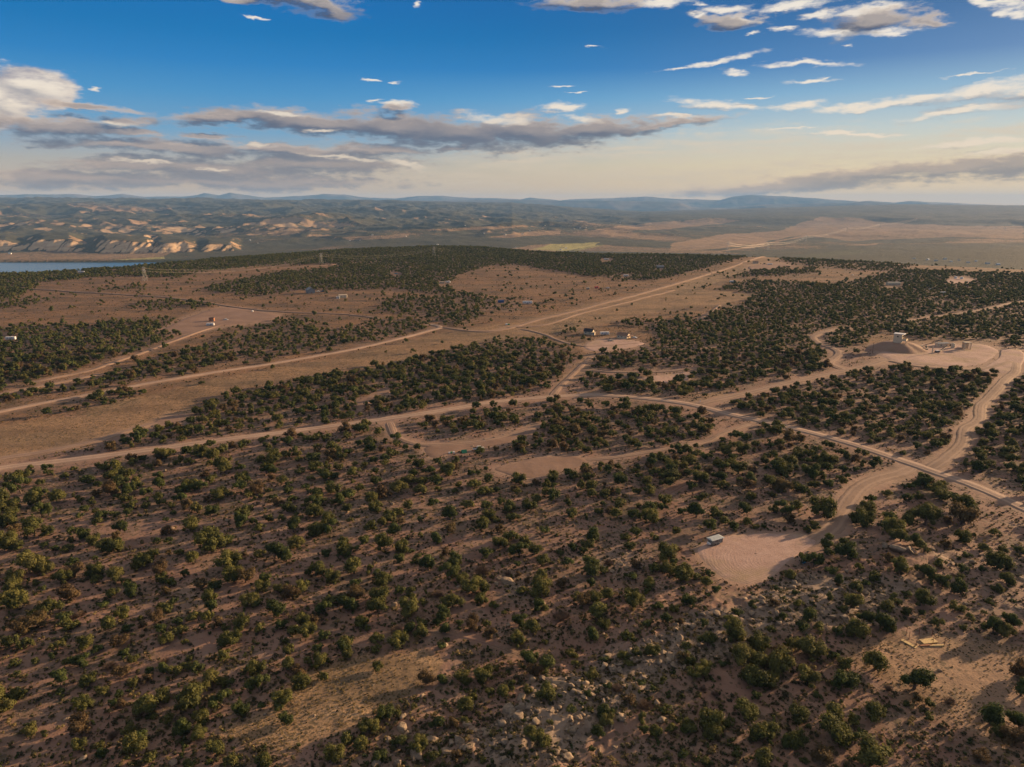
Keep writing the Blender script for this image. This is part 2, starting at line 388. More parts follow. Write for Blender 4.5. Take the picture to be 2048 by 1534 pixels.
class MB:
    """collects shapes into one mesh"""
    def __init__(s): s.v = []; s.f = []
    def add(s, v, f):
        o = len(s.v); s.v += [tuple(p) for p in v]; s.f += [tuple(i+o for i in q) for q in f]; return s
    def box(s, c_, sz, rz=0., rx=0., bev=0., taper=(1, 1)):
        hx, hy, hz = sz[0]/2, sz[1]/2, sz[2]/2
        if bev <= 0:
            P = [(-hx,-hy,-hz),(hx,-hy,-hz),(hx,hy,-hz),(-hx,hy,-hz),(-hx*taper[0],-hy*taper[1],hz),(hx*taper[0],-hy*taper[1],hz),(hx*taper[0],hy*taper[1],hz),(-hx*taper[0],hy*taper[1],hz)]
            Fc = [(3,2,1,0),(4,5,6,7),(0,1,5,4),(1,2,6,5),(2,3,7,6),(3,0,4,7)]
        else:
            P = []; e = bev
            ring = [(-hx+e,-hy),(hx-e,-hy),(hx,-hy+e),(hx,hy-e),(hx-e,hy),(-hx+e,hy),(-hx,hy-e),(-hx,-hy+e)]
            kx, ky = (hx-e)/hx, (hy-e)/hy
            for z, k in ((-hz, 1), (-hz+e, 0), (hz-e, 0), (hz, 1)):
                for (x, y) in ring: P.append((x*(kx if k else 1), y*(ky if k else 1), z))
            Fc = [tuple(range(7, -1, -1)), tuple(range(24, 32))]
            for L in range(3):
                for i in range(8): Fc.append((L*8+i, L*8+(i+1) % 8, L*8+8+(i+1) % 8, L*8+8+i))
        ca, sa = math.cos(rz), math.sin(rz); cb, sb = math.cos(rx), math.sin(rx)
        Q = []
        for (x, y, z) in P:
            y, z = y*cb-z*sb, y*sb+z*cb
            x, y = x*ca-y*sa, x*sa+y*ca
            Q.append((x+c_[0], y+c_[1], z+c_[2]))
        return s.add(Q, Fc)
    def tube(s, p, q, r0, r1=None, n=8, caps=True):
        r1 = r0 if r1 is None else r1
        p, q = Vector(p), Vector(q); d = (q-p).normalized()
        a = d.orthogonal().normalized(); b_ = d.cross(a)
        P = []
        for c_, r in ((p, r0), (q, r1)):
            for i in range(n):
                t = 2*math.pi*i/n; P.append(c_+a*math.cos(t)*r+b_*math.sin(t)*r)
        Fc = [(i, (i+1) % n, n+(i+1) % n, n+i) for i in range(n)]
        if caps: Fc += [tuple(range(n-1, -1, -1)), tuple(range(n, 2*n))]
        return s.add(P, Fc)
    def gable(s, c_, L, Wd, hwall, hroof, over=.3, th=.12):
        """roof only: ridge along x"""
        x, y = L/2+over, Wd/2+over; z0 = c_[2]+hwall; dz = hroof; k = dz/(Wd/2)*over
        P = [(-x,-y,z0-k),(x,-y,z0-k),(x,0,z0+dz),(-x,0,z0+dz),(-x,y,z0-k),(x,y,z0-k)]
        P2 = [(a, b_, c2+th) for a, b_, c2 in P]
        Q = [(a+c_[0], b_+c_[1], c2) for a, b_, c2 in P+P2]
        return s.add(Q, [(0,3,2,1),(3,4,5,2),(6,7,8,9),(9,8,11,10),(0,1,7,6),(4,10,11,5),(0,6,9,3),(3,9,10,4),(1,2,8,7),(2,5,11,8)])
    def walls(s, c_, L, Wd, hwall, hroof=0.):
        x, y = L/2, Wd/2; z = c_[2]
        P = [(-x,-y,0),(x,-y,0),(x,y,0),(-x,y,0),(-x,-y,hwall),(x,-y,hwall),(x,y,hwall),(-x,y,hwall)]
        Fc = [(3,2,1,0),(0,1,5,4),(2,3,7,6)]
        if hroof > 0:
            P += [(-x,0,hwall+hroof),(x,0,hwall+hroof)]; Fc += [(1,2,6,9,5),(3,0,4,8,7),(4,5,9,8),(6,7,8,9)]
        else: Fc += [(1,2,6,5),(3,0,4,7),(4,5,6,7)]
        return s.add([(a+c_[0], b_+c_[1], q+z) for a, b_, q in P], Fc)
    def build(s, name, mat, parent=None, smooth=False):
        return link(name, new_mesh(name, s.v, s.f, [mat], smooth), parent)

# ---------------------------------------------------------------- materials
def mat(name):
    m_ = bpy.data.materials.new(name); m_.use_nodes = True; m_.node_tree.nodes.clear()
    b_ = NB(m_.node_tree); o = b_.n('ShaderNodeOutputMaterial'); p = b_.n('ShaderNodeBsdfPrincipled')
    b_.link(p.outputs[0], o.inputs[0]); p.inputs['Roughness'].default_value = .9
    p.inputs['Specular IOR Level'].default_value = .15
    return m_, b_, p
def attr(b_, nm):
    a = b_.n('ShaderNodeAttribute', attribute_name=nm); return a.outputs['Fac']
def bump(b_, p, hgt, dist, strength=1.):
    bn = b_.n('ShaderNodeBump'); b_.link(hgt, bn.inputs['Height']); bn.inputs['Distance'].default_value = dist; bn.inputs['Strength'].default_value = strength
    b_.link(bn.outputs[0], p.inputs['Normal'])
def pos(b_): return b_.n('ShaderNodeNewGeometry').outputs['Position']
def paint(name, col, rough=.6, var=.15, metal=0., scale=2.0):
    m_, b_, p = mat(name); n = b_.noise(pos(b_), scale, 5, .6)
    f = b_.rng(n, .3, .7, 1-var, 1+var*.6)
    c_ = b_.mix(1., tuple(col), b_.xyz(f, f, f), 'MULTIPLY'); b_.link(c_, p.inputs['Base Color'])
    p.inputs['Roughness'].default_value = rough; p.inputs['Metallic'].default_value = metal; return m_

# soil: reddish sandy ground with dry grass, stones and low dark scrub litter
def ground_mat():
    m_, b_, p = mat('soil'); P = pos(b_)
    n1 = b_.noise(P, .035, 5, .6); n2 = b_.noise(P, .4, 5, .65); n3 = b_.noise(P, 2.2, 4, .7); n4 = b_.noise(P, .12, 5, .6)
    red = b_.mix(b_.rng(n1, .35, .65), (.190, .112, .082), (.268, .166, .123))
    red = b_.mix(b_.rng(n4, .45, .75), red, (.235, .165, .122))
    lit_ = b_.noise(P, .075, 6, .7)
    red = b_.mix(b_.rng(lit_, .48, .62, 0, .6), red, b_.mix(b_.rng(n3, .4, .6), (.085, .066, .045), (.150, .115, .08)))
    grass = b_.mix(b_.rng(n2, .3, .7), (.26, .165, .09), (.43, .285, .16))
    grass = b_.mix(b_.rng(n3, .48, .64), grass, (.10, .082, .04))
    wg = b_.noise(b_.vm('MULTIPLY', P, (.4, 1, 1)), .06, 6, .65)
    grass = b_.mix(b_.rng(wg, .49, .60, 0, .7), grass, (.10, .075, .043))
    brown = b_.mix(b_.rng(n2, .35, .65), (.15, .080, .038), (.34, .185, .088))
    brown = b_.mix(b_.rng(n3, .48, .62), brown, (.085, .062, .034))
    wid = b_.noise(b_.vm('MULTIPLY', P, (.35, 1, 1)), .045, 6, .65)
    brown = b_.mix(b_.rng(wid, .47, .56, 0, .8), brown, (.085, .060, .036))
    rock = b_.mix(b_.rng(n2, .3, .7), (.13, .10, .08), (.29, .22, .165))
    c_ = b_.mix(attr(b_, 'grass'), red, grass)
    c_ = b_.mix(attr(b_, 'brown'), c_, brown)
    c_ = b_.mix(attr(b_, 'rock'), c_, rock)
    c_ = b_.mix(attr(b_, 'pale'), c_, b_.mix(n2, (.37, .26, .19), (.28, .185, .13)))
    # low scrub litter: dark specks whose amount the attribute sets
    v = b_.n('ShaderNodeTexVoronoi'); b_.link(P, v.inputs['Vector']); v.inputs['Scale'].default_value = .75
    sp = b_.rng(v.outputs['Distance'], b_.m('MULTIPLY', b_.rng(n4, .35, .7), .42), 0., 0., 1.)
    thr = b_.m('GREATER_THAN', b_.m('MULTIPLY', b_.rng(n4, .25, .60, .25, .95), attr(b_, 'scrub')), b_.m('ADD', v.outputs['Distance'], b_.m('MULTIPLY', n3, .22)))
    c_ = b_.mix(b_.m('MULTIPLY', thr, .7), c_, (.075, .062, .038))
    b_.link(c_, p.inputs['Base Color'])
    hgt = b_.m('ADD', b_.m('MULTIPLY', n3, .18), b_.m('ADD', b_.m('MULTIPLY', n2, .45), b_.m('MULTIPLY', thr, .25)))
    bump(b_, p, hgt, .55, .8); return m_
M_SOIL = ground_mat()

def hills_mat():
    m_, b_, p = mat('far_land'); P = pos(b_)
    n1 = b_.noise(P, .004, 6, .62); n2 = b_.noise(P, .03, 5, .65); n3 = b_.noise(P, .13, 3, .7)
    sand = b_.mix(b_.rng(n2, .3, .7), (.20, .13, .072), (.335, .22, .12))
    sand = b_.mix(attr(b_, 'field'), sand, b_.mix(n2, (.30, .29, .09), (.42, .36, .14)))
    clif = b_.mix(b_.rng(b_.noise(b_.vm('MULTIPLY', P, (1, 1, 9)), .02, 4, .6), .35, .65), (.55, .40, .24), (.40, .27, .16))
    sand = b_.mix(attr(b_, 'cliff'), sand, clif)
    f = b_.m('ADD', attr(b_, 'forest'), b_.m('MULTIPLY', b_.m('SUBTRACT', n2, .5), .9))
    f = b_.m('ADD', f, b_.m('MULTIPLY', b_.m('SUBTRACT', n3, .5), .9))
    fm = b_.rng(f, .38, .58, 0, 1)
    trees = b_.mix(b_.rng(n3, .35, .65), (.026, .032, .018), (.065, .068, .034))
    c_ = b_.mix(b_.m('MULTIPLY', fm, .92), sand, trees)
    b_.link(c_, p.inputs['Base Color'])
    bump(b_, p, b_.m('ADD', b_.m('MULTIPLY', fm, .5), n3), 5.0, .8); return m_
M_HILL = hills_mat()
def mountain_mat():
    m_, b_, p = mat('mountain_land'); P = pos(b_)
    n = b_.noise(P, .0012, 7, .65); c_ = b_.mix(b_.rng(n, .42, .6), (.035, .045, .028), (.16, .12, .08))
    b_.link(c_, p.inputs['Base Color']); return m_
M_MOUNT = mountain_mat()
def road_mat(name, ca, cb, gr):
    m_, b_, p = mat(name); P = pos(b_)
    ac = attr(b_, 'across')
    n2 = b_.noise(P, .5, 5, .65); n3 = b_.noise(P, 3., 4, .7); n1 = b_.noise(P, .05, 4, .6)
    c_ = b_.mix(b_.rng(n2, .3, .7), ca, cb)
    c_ = b_.mix(b_.rng(n1, .35, .7), c_, tuple(v*.84 for v in ca))
    # wheel tracks at half the half-width, loose grit between and outside them
    t = b_.m('ABSOLUTE', b_.m('SUBTRACT', b_.m('ABSOLUTE', b_.m('ADD', ac, b_.m('MULTIPLY', b_.m('SUBTRACT', n2, .5), .25))), .42))
    tr = b_.rng(t, .05, .22, 1, 0, True)
    c_ = b_.mix(b_.m('MULTIPLY', tr, .55), c_, tuple(min(1, v*1.18) for v in cb))
    ed = b_.rng(b_.m('ADD', b_.m('ABSOLUTE', ac), b_.m('MULTIPLY', b_.m('SUBTRACT', n3, .5), .5)), .72, .98, 0, 1)
    c_ = b_.mix(b_.m('MULTIPLY', ed, .55), c_, gr)
    b_.link(c_, p.inputs['Base Color'])
    bump(b_, p, b_.m('SUBTRACT', b_.m('ADD', b_.m('MULTIPLY', n3, .2), b_.m('MULTIPLY', n2, .35)), b_.m('MULTIPLY', tr, .22)), .3, .8); return m_
M_ROAD = road_mat('dirt_road', (.31, .215, .16), (.39, .28, .21), (.17, .115, .078))
M_TRACK = road_mat('dirt_track', (.235, .158, .115), (.295, .205, .15), (.15, .10, .067))
def pad_mat():
    m_, b_, p = mat('graded_soil'); P = pos(b_)
    n2 = b_.noise(P, .35, 5, .65); n3 = b_.noise(P, 2.4, 4, .7); n1 = b_.noise(P, .07, 4, .6)
    c_ = b_.mix(b_.rng(n2, .3, .7), (.34, .222, .178), (.44, .305, .25))
    c_ = b_.mix(b_.rng(n1, .5, .7), c_, (.30, .225, .13))
    # curved blade and tyre marks
    w = b_.n('ShaderNodeTexWave', wave_type='RINGS', rings_direction='Z'); b_.link(b_.vm('SUBTRACT', P, (PADC[0]+4, PADC[1]-3, 0)), w.inputs['Vector'])
    w.inputs['Scale'].default_value = .36; w.inputs['Distortion'].default_value = 7; w.inputs['Detail'].default_value = 3; w.inputs['Detail Scale'].default_value = .4
    wv = w.outputs['Fac']
    c_ = b_.mix(b_.m('MULTIPLY', b_.m('MULTIPLY', wv, b_.rng(n1, .4, .62)), .34), c_, (.22, .145, .105))
    c_ = b_.mix(b_.rng(n3, .56, .7), c_, (.22, .16, .11))
    b_.link(c_, p.inputs['Base Color'])
    bump(b_, p, b_.m('ADD', b_.m('MULTIPLY', n3, .3), b_.m('ADD', b_.m('MULTIPLY', n2, .3), b_.m('MULTIPLY', wv, .04))), .35, .9); return m_
M_PAD = pad_mat()
M_LOT = road_mat('field_soil', (.225, .145, .105), (.285, .19, .14), (.17, .11, .075))
def rock_mat():
    m_, b_, p = mat('sandstone'); tcn = b_.n('ShaderNodeTexCoord').outputs['Object']; P = pos(b_)
    n1 = b_.noise(P, .6, 6, .65); n2 = b_.noise(b_.vm('MULTIPLY', P, (1, 1, 5)), 1.2, 4, .6)
    c_ = b_.mix(b_.rng(n1, .3, .7), (.17, .13, .095), (.35, .265, .18)); c_ = b_.mix(b_.rng(n2, .5, .68), c_, (.12, .092, .075))
    b_.link(c_, p.inputs['Base Color']); bump(b_, p, b_.m('ADD', n1, b_.m('MULTIPLY', n2, .5)), .35, .9); return m_
M_ROCK = rock_mat()
def leaf_mat(name, ca, cb, cc):
    m_, b_, p = mat(name); oi = b_.n('ShaderNodeObjectInfo').outputs['Random']
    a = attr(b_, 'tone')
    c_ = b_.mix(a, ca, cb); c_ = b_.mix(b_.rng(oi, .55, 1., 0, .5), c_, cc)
    b_.link(c_, p.inputs['Base Color']); p.inputs['Roughness'].default_value = .8
    tr = b_.n('ShaderNodeBsdfTranslucent'); b_.link(c_, tr.inputs[0])
    ms = b_.n('ShaderNodeMixShader'); ms.inputs[0].default_value = .3
    b_.link(p.outputs[0], ms.inputs[1]); b_.link(tr.outputs[0], ms.inputs[2])
    out = [n for n in b_.nt.nodes if n.type == 'OUTPUT_MATERIAL'][0]; b_.link(ms.outputs[0], out.inputs[0]); return m_
M_LEAF = [leaf_mat('dark_green_foliage', (.030, .042, .014), (.105, .128, .036), (.115, .122, .038)),
          leaf_mat('olive_foliage', (.044, .051, .017), (.165, .166, .046), (.17, .15, .048)),
          leaf_mat('yellow_green_foliage', (.062, .068, .022), (.20, .188, .052), (.15, .15, .044)),
          leaf_mat('brownish_foliage', (.075, .052, .028), (.17, .115, .055), (.15, .12, .05))]
M_SCRUB = leaf_mat('scrub_foliage', (.045, .045, .024), (.11, .095, .045), (.17, .14, .065))
M_TUFT = leaf_mat('dry_grass', (.18, .14, .06), (.32, .25, .11), (.24, .17, .08))
M_DEAD = leaf_mat('bare_twigs', (.12, .085, .06), (.22, .16, .12), (.17, .11, .07))
M_BARK = paint('bark', (.14, .10, .075), .95, .4, scale=6)
M_WHITE = paint('white_paint', (.72, .71, .68), .45)
M_CREAM = paint('cream_siding', (.60, .50, .36), .7)
M_TAN = paint('tan_panels', (.50, .42, .31), .7)
M_BROWN = paint('brown_shingle', (.22, .14, .10), .85, .3)
M_BLACKR = paint('black_shingle', (.035, .035, .04), .8, .3)
M_WOOD = paint('raw_timber', (.58, .42, .20), .75, .25, scale=4)
M_WOODR = paint('reddish_timber', (.36, .17, .09), .8, .25, scale=4)
M_RUST = paint('rusty_steel', (.24, .11, .07), .8, .4, .2, 8)
M_STEEL = paint('galvanised_steel', (.42, .42, .40), .5, .2, .5)
M_GREY = paint('grey_siding', (.24, .25, .25), .6)
M_ROOFT = paint('pale_canvas', (.42, .45, .44), .7, .2)
M_BODY = paint('grey_tan_trailer_side', (.20, .20, .175), .6, .2)
M_BLUE = paint('blue_steel', (.05, .10, .25), .5)
M_TARP = paint('blue_tarp', (.04, .24, .40), .5)
M_RED = paint('red_paint', (.55, .03, .025), .45)
M_GREEN = paint('green_plastic', (.05, .25, .13), .5)
M_RUBBER = paint('black_rubber', (.02, .02, .02), .8)
M_CABLE = paint('bright_conductor', (.62, .56, .46), .4, .1, .3)
def glass_mat():
    m_, b_, p = mat('window_glass'); p.inputs['Base Color'].default_value = (.03, .04, .05, 1); p.inputs['Roughness'].default_value = .08; p.inputs['Specular IOR Level'].default_value = .6; return m_
M_GLASS = glass_mat()
def water_mat():
    m_, b_, p = mat('lake_water'); P = pos(b_); p.inputs['Base Color'].default_value = (.03, .09, .13, 1); p.inputs['Roughness'].default_value = .22; p.inputs['Specular IOR Level'].default_value = .5
    bump(b_, p, b_.noise(P, .25, 3, .6), .35, .6); return m_
M_WATER = water_mat()

# ---------------------------------------------------------------- traced layout (photograph pixels -> ground)
ROADS = {  # name suffix is only for the dictionary: (points, width m, material, label)
 'main': ([(-260,985),(0,937),(100,925),(300,900),(500,873),(700,848),(860,825),(1000,803),(1100,794),(1180,790),(1280,796),(1380,809),(1450,826),(1560,850),(1680,881),(1780,913),(1860,940),(1950,972),(2048,1016),(2300,1140)], 6.5, 0),
 'upper': ([(-260,895),(0,824),(240,778),(400,750),(560,725),(700,700),(780,682),(850,664),(880,655),(860,648)], 5.5, 0),
 'east': ([(1384,812),(1450,796),(1560,771),(1650,751),(1740,731),(1775,722),(1830,732),(1900,738),(1970,738),(2030,720)], 6.5, 1),
 'winding': ([(1700,655),(1668,660),(1628,673),(1640,688),(1668,698),(1678,710),(1658,726),(1690,740)], 7, 1),
 'right': ([(2030,722),(2031,742),(2014,757),(1990,783),(1963,811),(1956,842),(1932,857),(1925,886),(1895,913),(1858,940)], 6.5, 1),
 'pad_drive': ([(1830,932),(1806,944),(1758,958),(1719,978),(1694,1009),(1676,1040),(1650,1068),(1600,1095)], 7.5, 1),
 'subject_drive': ([(1506,848),(1490,852),(1450,866),(1416,883),(1348,896),(1250,912),(1160,922)], 3.6, 1),
 'loop': ([(780,842),(783,855),(797,875),(850,890),(950,884),(1040,864),(1075,850)], 4.5, 1),
 'field': ([(34,576),(180,586),(328,595),(390,602),(444,611),(512,620),(600,626),(700,630),(770,640)], 4, 1),
 'gap': ([(60,765),(150,748),(205,733),(308,697),(410,660),(450,648)], 4.5, 1),
 'corridor': ([(885,655),(980,663),(1073,641),(1193,611),(1290,586),(1380,560),(1470,532),(1541,514)], 5, 1),
 'corridor_low': ([(1010,655),(1090,650),(1160,628),(1250,606),(1350,580)], 3.5, 1),
 'ridge': ([(1796,646),(1860,635),(1963,621),(2048,604),(2200,590)], 5, 1),
 'mid': ([(1150,740),(1220,744),(1300,744),(1400,737)], 4, 1),
 'left_low': ([(-100,935),(0,918),(154,891),(230,870),(297,850),(350,838)], 5.5, 1),
 'strip': ([(-60,802),(0,789),(120,765),(200,748)], 5, 1),
 'spur': ([(1186,712),(1160,735),(1135,760),(1110,785),(1104,794)], 4.5, 1),
 'rim': ([(342,546),(440,542),(560,537),(640,532),(700,527),(760,523)], 4, 1),
 'cabin': ([(1040,658),(1085,668),(1150,690),(1210,692),(1290,686)], 4, 1),
 'far_right': ([(1400,640),(1440,610)], 4, 1),
 'trail_curve': ([(330,1300),(396,1276),(412,1280),(421,1298)], 1.0, 1),
 'trail_mid': ([(700,1290),(820,1262),(940,1276),(1060,1316)], 1.2, 1),
 'trail_right': ([(1396,952),(1340,985),(1290,1008)], 1.2, 1),
}
PADS = {
 'trailer': ([(1390,1095),(1425,1078),(1480,1067),(1560,1064),(1625,1066),(1650,1078),(1610,1103),(1572,1130),(1545,1158),(1500,1172),(1455,1163),(1420,1141),(1396,1115)], 'graded reddish clearing with curved tyre marks beside the tent trailer'),
 'subject': ([(985,937),(1030,925),(1080,913),(1150,911),(1180,922),(1160,936),(1095,950),(1050,957),(1005,948)], ''),
 'yard': ([(1752,706),(1800,690),(1850,688),(1950,686),(2000,698),(1992,715),(1960,730),(1900,735),(1800,727),(1762,716)], ''),
 'yard_apron': ([(1960,742),(1996,716),(2004,698),(2040,698),(2052,715),(2036,738),(2000,748)], ''),
 'turnout': ([(300,850),(330,834),(380,826),(392,834),(350,848),(310,856)], ''),
 'mid_lot': ([(1283,757),(1330,749),(1385,744),(1378,760),(1310,768)], ''),
 'loop_lot': ([(840,898),(870,888),(960,882),(1040,866),(1068,850),(1070,868),(1010,888),(920,902),(862,918)], ''),
 'cabin_lot': ([(1165,690),(1200,678),(1262,680),(1292,688),(1240,700),(1180,702)], ''),
 'field_lot': ([(318,662),(385,630),(455,614),(560,629),(545,641),(450,652),(380,668)], ''),
 'small_lot': ([(700,812),(735,790),(772,775),(790,780),(750,796),(722,818)], ''),
 'far_lot': ([(1500,532),(1560,527),(1580,532),(1540,540),(1500,540)], ''),
 'tank_lot': ([(1890,562),(1920,556),(1955,560),(1930,568),(1895,568)], ''),
}
OPEN_PX = [(-400,905),(0,848),(130,832),(290,790),(380,765),(700,708),(850,672),(960,652),(1060,636),(1160,612),(1330,572),(1500,520),(1540,511),(1565,517),(1400,578),(1510,588),(1500,600),(1370,618),(1290,628),(1180,655),(1080,672),(960,686),(760,735),(640,745),(480,780),(390,800),(388,835),(230,872),(60,917),(0,928),(-400,998)]
F = [ # density, polygon
 (.95,[(-700,590),(-700,540),(0,538),(150,530),(300,520),(420,510),(560,500),(700,492),(860,485),(960,488),(1050,498),(1200,505),(1380,506),(1500,510),(1430,532),(1335,556),(1290,561),(1230,558),(1130,546),(1040,530),(985,532),(920,540),(760,534),(640,528),(520,532),(400,545),(345,556),(250,552),(180,556),(80,567),(50,588),(0,600)]),
 (.9,[(405,578),(470,562),(540,548),(700,530),(900,525),(985,530),(915,552),(900,570),(912,588),(860,586),(760,578),(690,582),(600,581),(530,592),(440,586)]),
 (.65,[(-300,612),(0,603),(70,592),(104,602),(60,612),(0,622)]),(.75,[(258,614),(300,602),(350,600),(432,607),(410,617),(300,620)]),
 (.45,[(185,577),(290,570),(298,579),(190,584)]),
 (.95,[(-500,700),(0,656),(80,650),(180,648),(335,640),(365,650),(388,668),(325,688),(285,702),(240,716),(150,742),(60,762),(0,772),(-500,850)]),
 (.8,[(250,738),(330,710),(420,690),(480,660),(560,640),(620,640),(640,660),(700,655),(760,640),(830,638),(868,655),(780,680),(700,690),(620,703),(560,715),(480,722),(400,740),(280,765),(100,792),(30,805),(-400,880),(-400,850),(0,778),(110,762),(200,750)]),
 (.75,[(122,825),(180,792),(260,775),(292,785),(280,802),(180,832),(130,835)]),
 (.65,[(755,600),(800,590),(860,592),(930,583),(1000,598),(1040,602),(1035,625),(965,620),(955,640),(930,652),(880,646),(820,635),(770,625)]),
 (.35,[(985,600),(1040,596),(1110,604),(1100,612),(1040,614),(990,610)]),(.3,[(1010,570),(1035,568),(1040,580),(1015,582)]),
 (.8,[(1102,668),(1110,645),(1135,632),(1168,634),(1172,655),(1140,670)]),
 (.9,[(378,818),(395,800),(520,775),(650,745),(700,742),(830,715),(920,695),(980,675),(1020,670),(1145,695),(1155,715),(1130,752),(1100,772),(1060,785),(1000,795),(860,815),(700,840),(560,866),(480,876),(350,892),(225,902),(215,888),(300,868),(385,838)]),
 (.95,[(1165,712),(1200,704),(1235,702),(1300,690),(1310,676),(1290,655),(1240,650),(1228,640),(1350,640),(1400,628),(1480,612),(1512,588),(1540,568),(1700,566),(1800,540),(2048,548),(2700,565),(2700,705),(2048,692),(2000,684),(1940,680),(1830,682),(1815,672),(1780,664),(1730,680),(1705,692),(1690,728),(1600,748),(1500,768),(1380,792),(1300,788),(1155,776),(1150,764),(1180,752),(1260,760),(1290,750),(1390,744),(1410,732),(1300,736),(1180,736)]),
 (.7,[(1348,578),(1385,556),(1430,545),(1440,560),(1400,582),(1350,590)]),(.75,[(1425,548),(1470,535),(1560,528),(1580,540),(1630,535),(1640,545),(1560,552),(1430,556)]),
 (.6,[(1545,520),(1600,510),(1700,520),(1830,530),(1800,545),(1700,540),(1600,528)]),(.75,[(1500,560),(1600,565),(1600,585),(1500,585),(1430,580)]),
 (.3,[(1300,606),(1400,596),(1400,604),(1310,612)]),
 (.9,[(1480,800),(1520,785),(1600,765),(1700,745),(1800,738),(1985,748),(1985,775),(1950,815),(1940,845),(1915,880),(1905,900),(1850,915),(1760,888),(1640,858),(1540,832),(1465,812)]),
 (.9,[(2045,740),(2700,760),(2700,1100),(2048,985),(1990,955),(1912,930),(1945,870),(1975,820),(2010,785)]),
 (.85,[(1060,832),(1100,806),(1230,802),(1400,822),(1440,845),(1425,876),(1345,896),(1240,912),(1180,912),(1150,905),(1095,905),(940,912),(1000,900),(1080,868)]),
 (.85,[(830,850),(900,832),(1040,812),(1045,848),(1000,860),(900,872),(858,870)]),
 (.62,[(-600,1060),(-600,1010),(0,945),(300,912),(500,884),(700,860),(775,848),(790,880),(840,900),(860,918),(940,912),(1000,925),(985,937),(1000,952),(1060,960),(1180,932),(1240,908),(1340,893),(1440,868),(1515,840),(1640,884),(1780,925),(1740,955),(1700,985),(1680,1010),(1640,1010),(1348,1010),(1348,1052),(0,1052)]),
 (.6,[(1880,955),(2048,1035),(2700,1300),(2700,1530),(2060,1534),(2048,1002),(1720,1002),(1745,975),(1850,948)]),
 (.55,[(-700,1052),(-4,1052),(-4,1700),(-900,1700)]),(.5,[(-900,1560),(3000,1560),(2700,2100),(-700,2100)]),
]
road_world = {}
for k, (pts, w, mt) in ROADS.items():
    P = np.array([hit(float(a), float(b_)) for a, b_ in pts])[:, :2]
    road_world[k] = (P, w)
# trees, boulders and bare shrubs read off the photograph in three enlarged crops: x, foot y, width
TA = "95,45,60;150,15,60;205,75,100;270,75,70;430,75,65;500,90,75;555,130,80;620,160,80;670,165,90;410,110,60;265,135,45;330,155,40;400,165,60;280,225,50;690,90,60;700,60,80;560,215,35;870,200,50;905,190,50;985,60,60;920,120,60;990,120,60;1050,180,50;980,180,40;1115,50,90;1130,235,75;1230,165,140;1195,110,60;1340,120,60;1520,190,50;1430,190,40;1400,25,80;1520,45,70;1610,210,110;1680,225,90;1340,280,110;1720,55,90;1730,140,80;1850,70,90;1940,60,80;1910,200,60;2010,120,60;2000,190,90;30,160,100;90,160,70;180,300,130;250,310,90;160,200,70;100,350,80;215,360,60;430,260,70;440,320,90;360,355,80;560,310,90;855,260,100;950,315,90;960,345,60;1090,310,50;1170,385,60;1265,390,70;1370,345,90;1440,350,90;1540,400,80;1545,350,70;1640,400,70;1700,450,90;1760,420,80;1860,300,80;1950,355,90;1800,300,50;80,400,90;20,460,60;105,510,110;250,400,45;410,450,100;570,350,60;690,340,90;740,350,50;785,430,90;660,430,60;970,420,50;1010,370,70;1230,450,80;1240,520,70;1220,570,70;1020,470,60;940,500,50;980,520,60;300,530,90;200,535,50;100,640,90;160,640,90;80,580,50;240,600,90;370,590,70;410,620,70;455,600,50;585,500,60;650,620,90;710,560,80;750,630,60;820,565,40;835,610,45;910,590,80;945,640,70;975,700,80;1060,650,60;1040,590,60;1085,700,45;1140,560,60;1190,620,50;1280,620,70;1320,620,60;1350,720,100;1420,620,80;1520,630,60;1610,540,110;1640,620,70;1780,600,80;1830,590,70;1730,650,60;1890,690,70;1800,660,80;1900,540,80;1930,470,70;2010,500,90;1510,480,60;1470,480,80;60,720,70;155,730,70;340,735,60;385,690,50;310,790,50;90,830,60;210,820,60;95,890,50;400,820,50;470,850,90;500,730,90;570,770,60;700,720,80;730,790,60;780,810,60;600,830,50;710,900,80;360,960,100;360,1010,60;525,950,80;780,950,60;870,930,60;880,890,60;960,880,80;1030,880,60;1110,800,40;1110,850,60;1160,880,70;1310,800,70;1455,865,50;1690,760,60;1670,700,40;1800,820,60;1870,840,90;1860,750,60;2010,760,90;2030,700,60;1680,860,80;1240,960,90;1300,950,70;1350,950,60;1510,900,100;1520,990,110;1760,960,90;1750,900,80;1890,910,50;40,1090,90;110,1020,80;20,1030,50;605,1000,60;700,1010,60;650,1070,60;710,1080,60;490,1080,80;430,1050,50;950,1050,90;1110,1090,140;1300,1080,110;1410,1120,90;1520,1080,55;1655,1060,90;1630,1090,50;860,1120,130;800,1140,60;1175,1170,90;980,1170,70;900,1140,50;480,1230,110;470,1330,80;170,1240,80;265,1240,40;755,1230,60;1060,1250,130;1165,1260,90;1675,1170,80;770,1370,120;600,1380,80;580,1310,50;880,1390,70;820,1290,70;1250,1350,90;1220,1400,40;1350,1410,70;1960,1390,95;2030,1280,70;1540,1414,80;1110,1420,60"
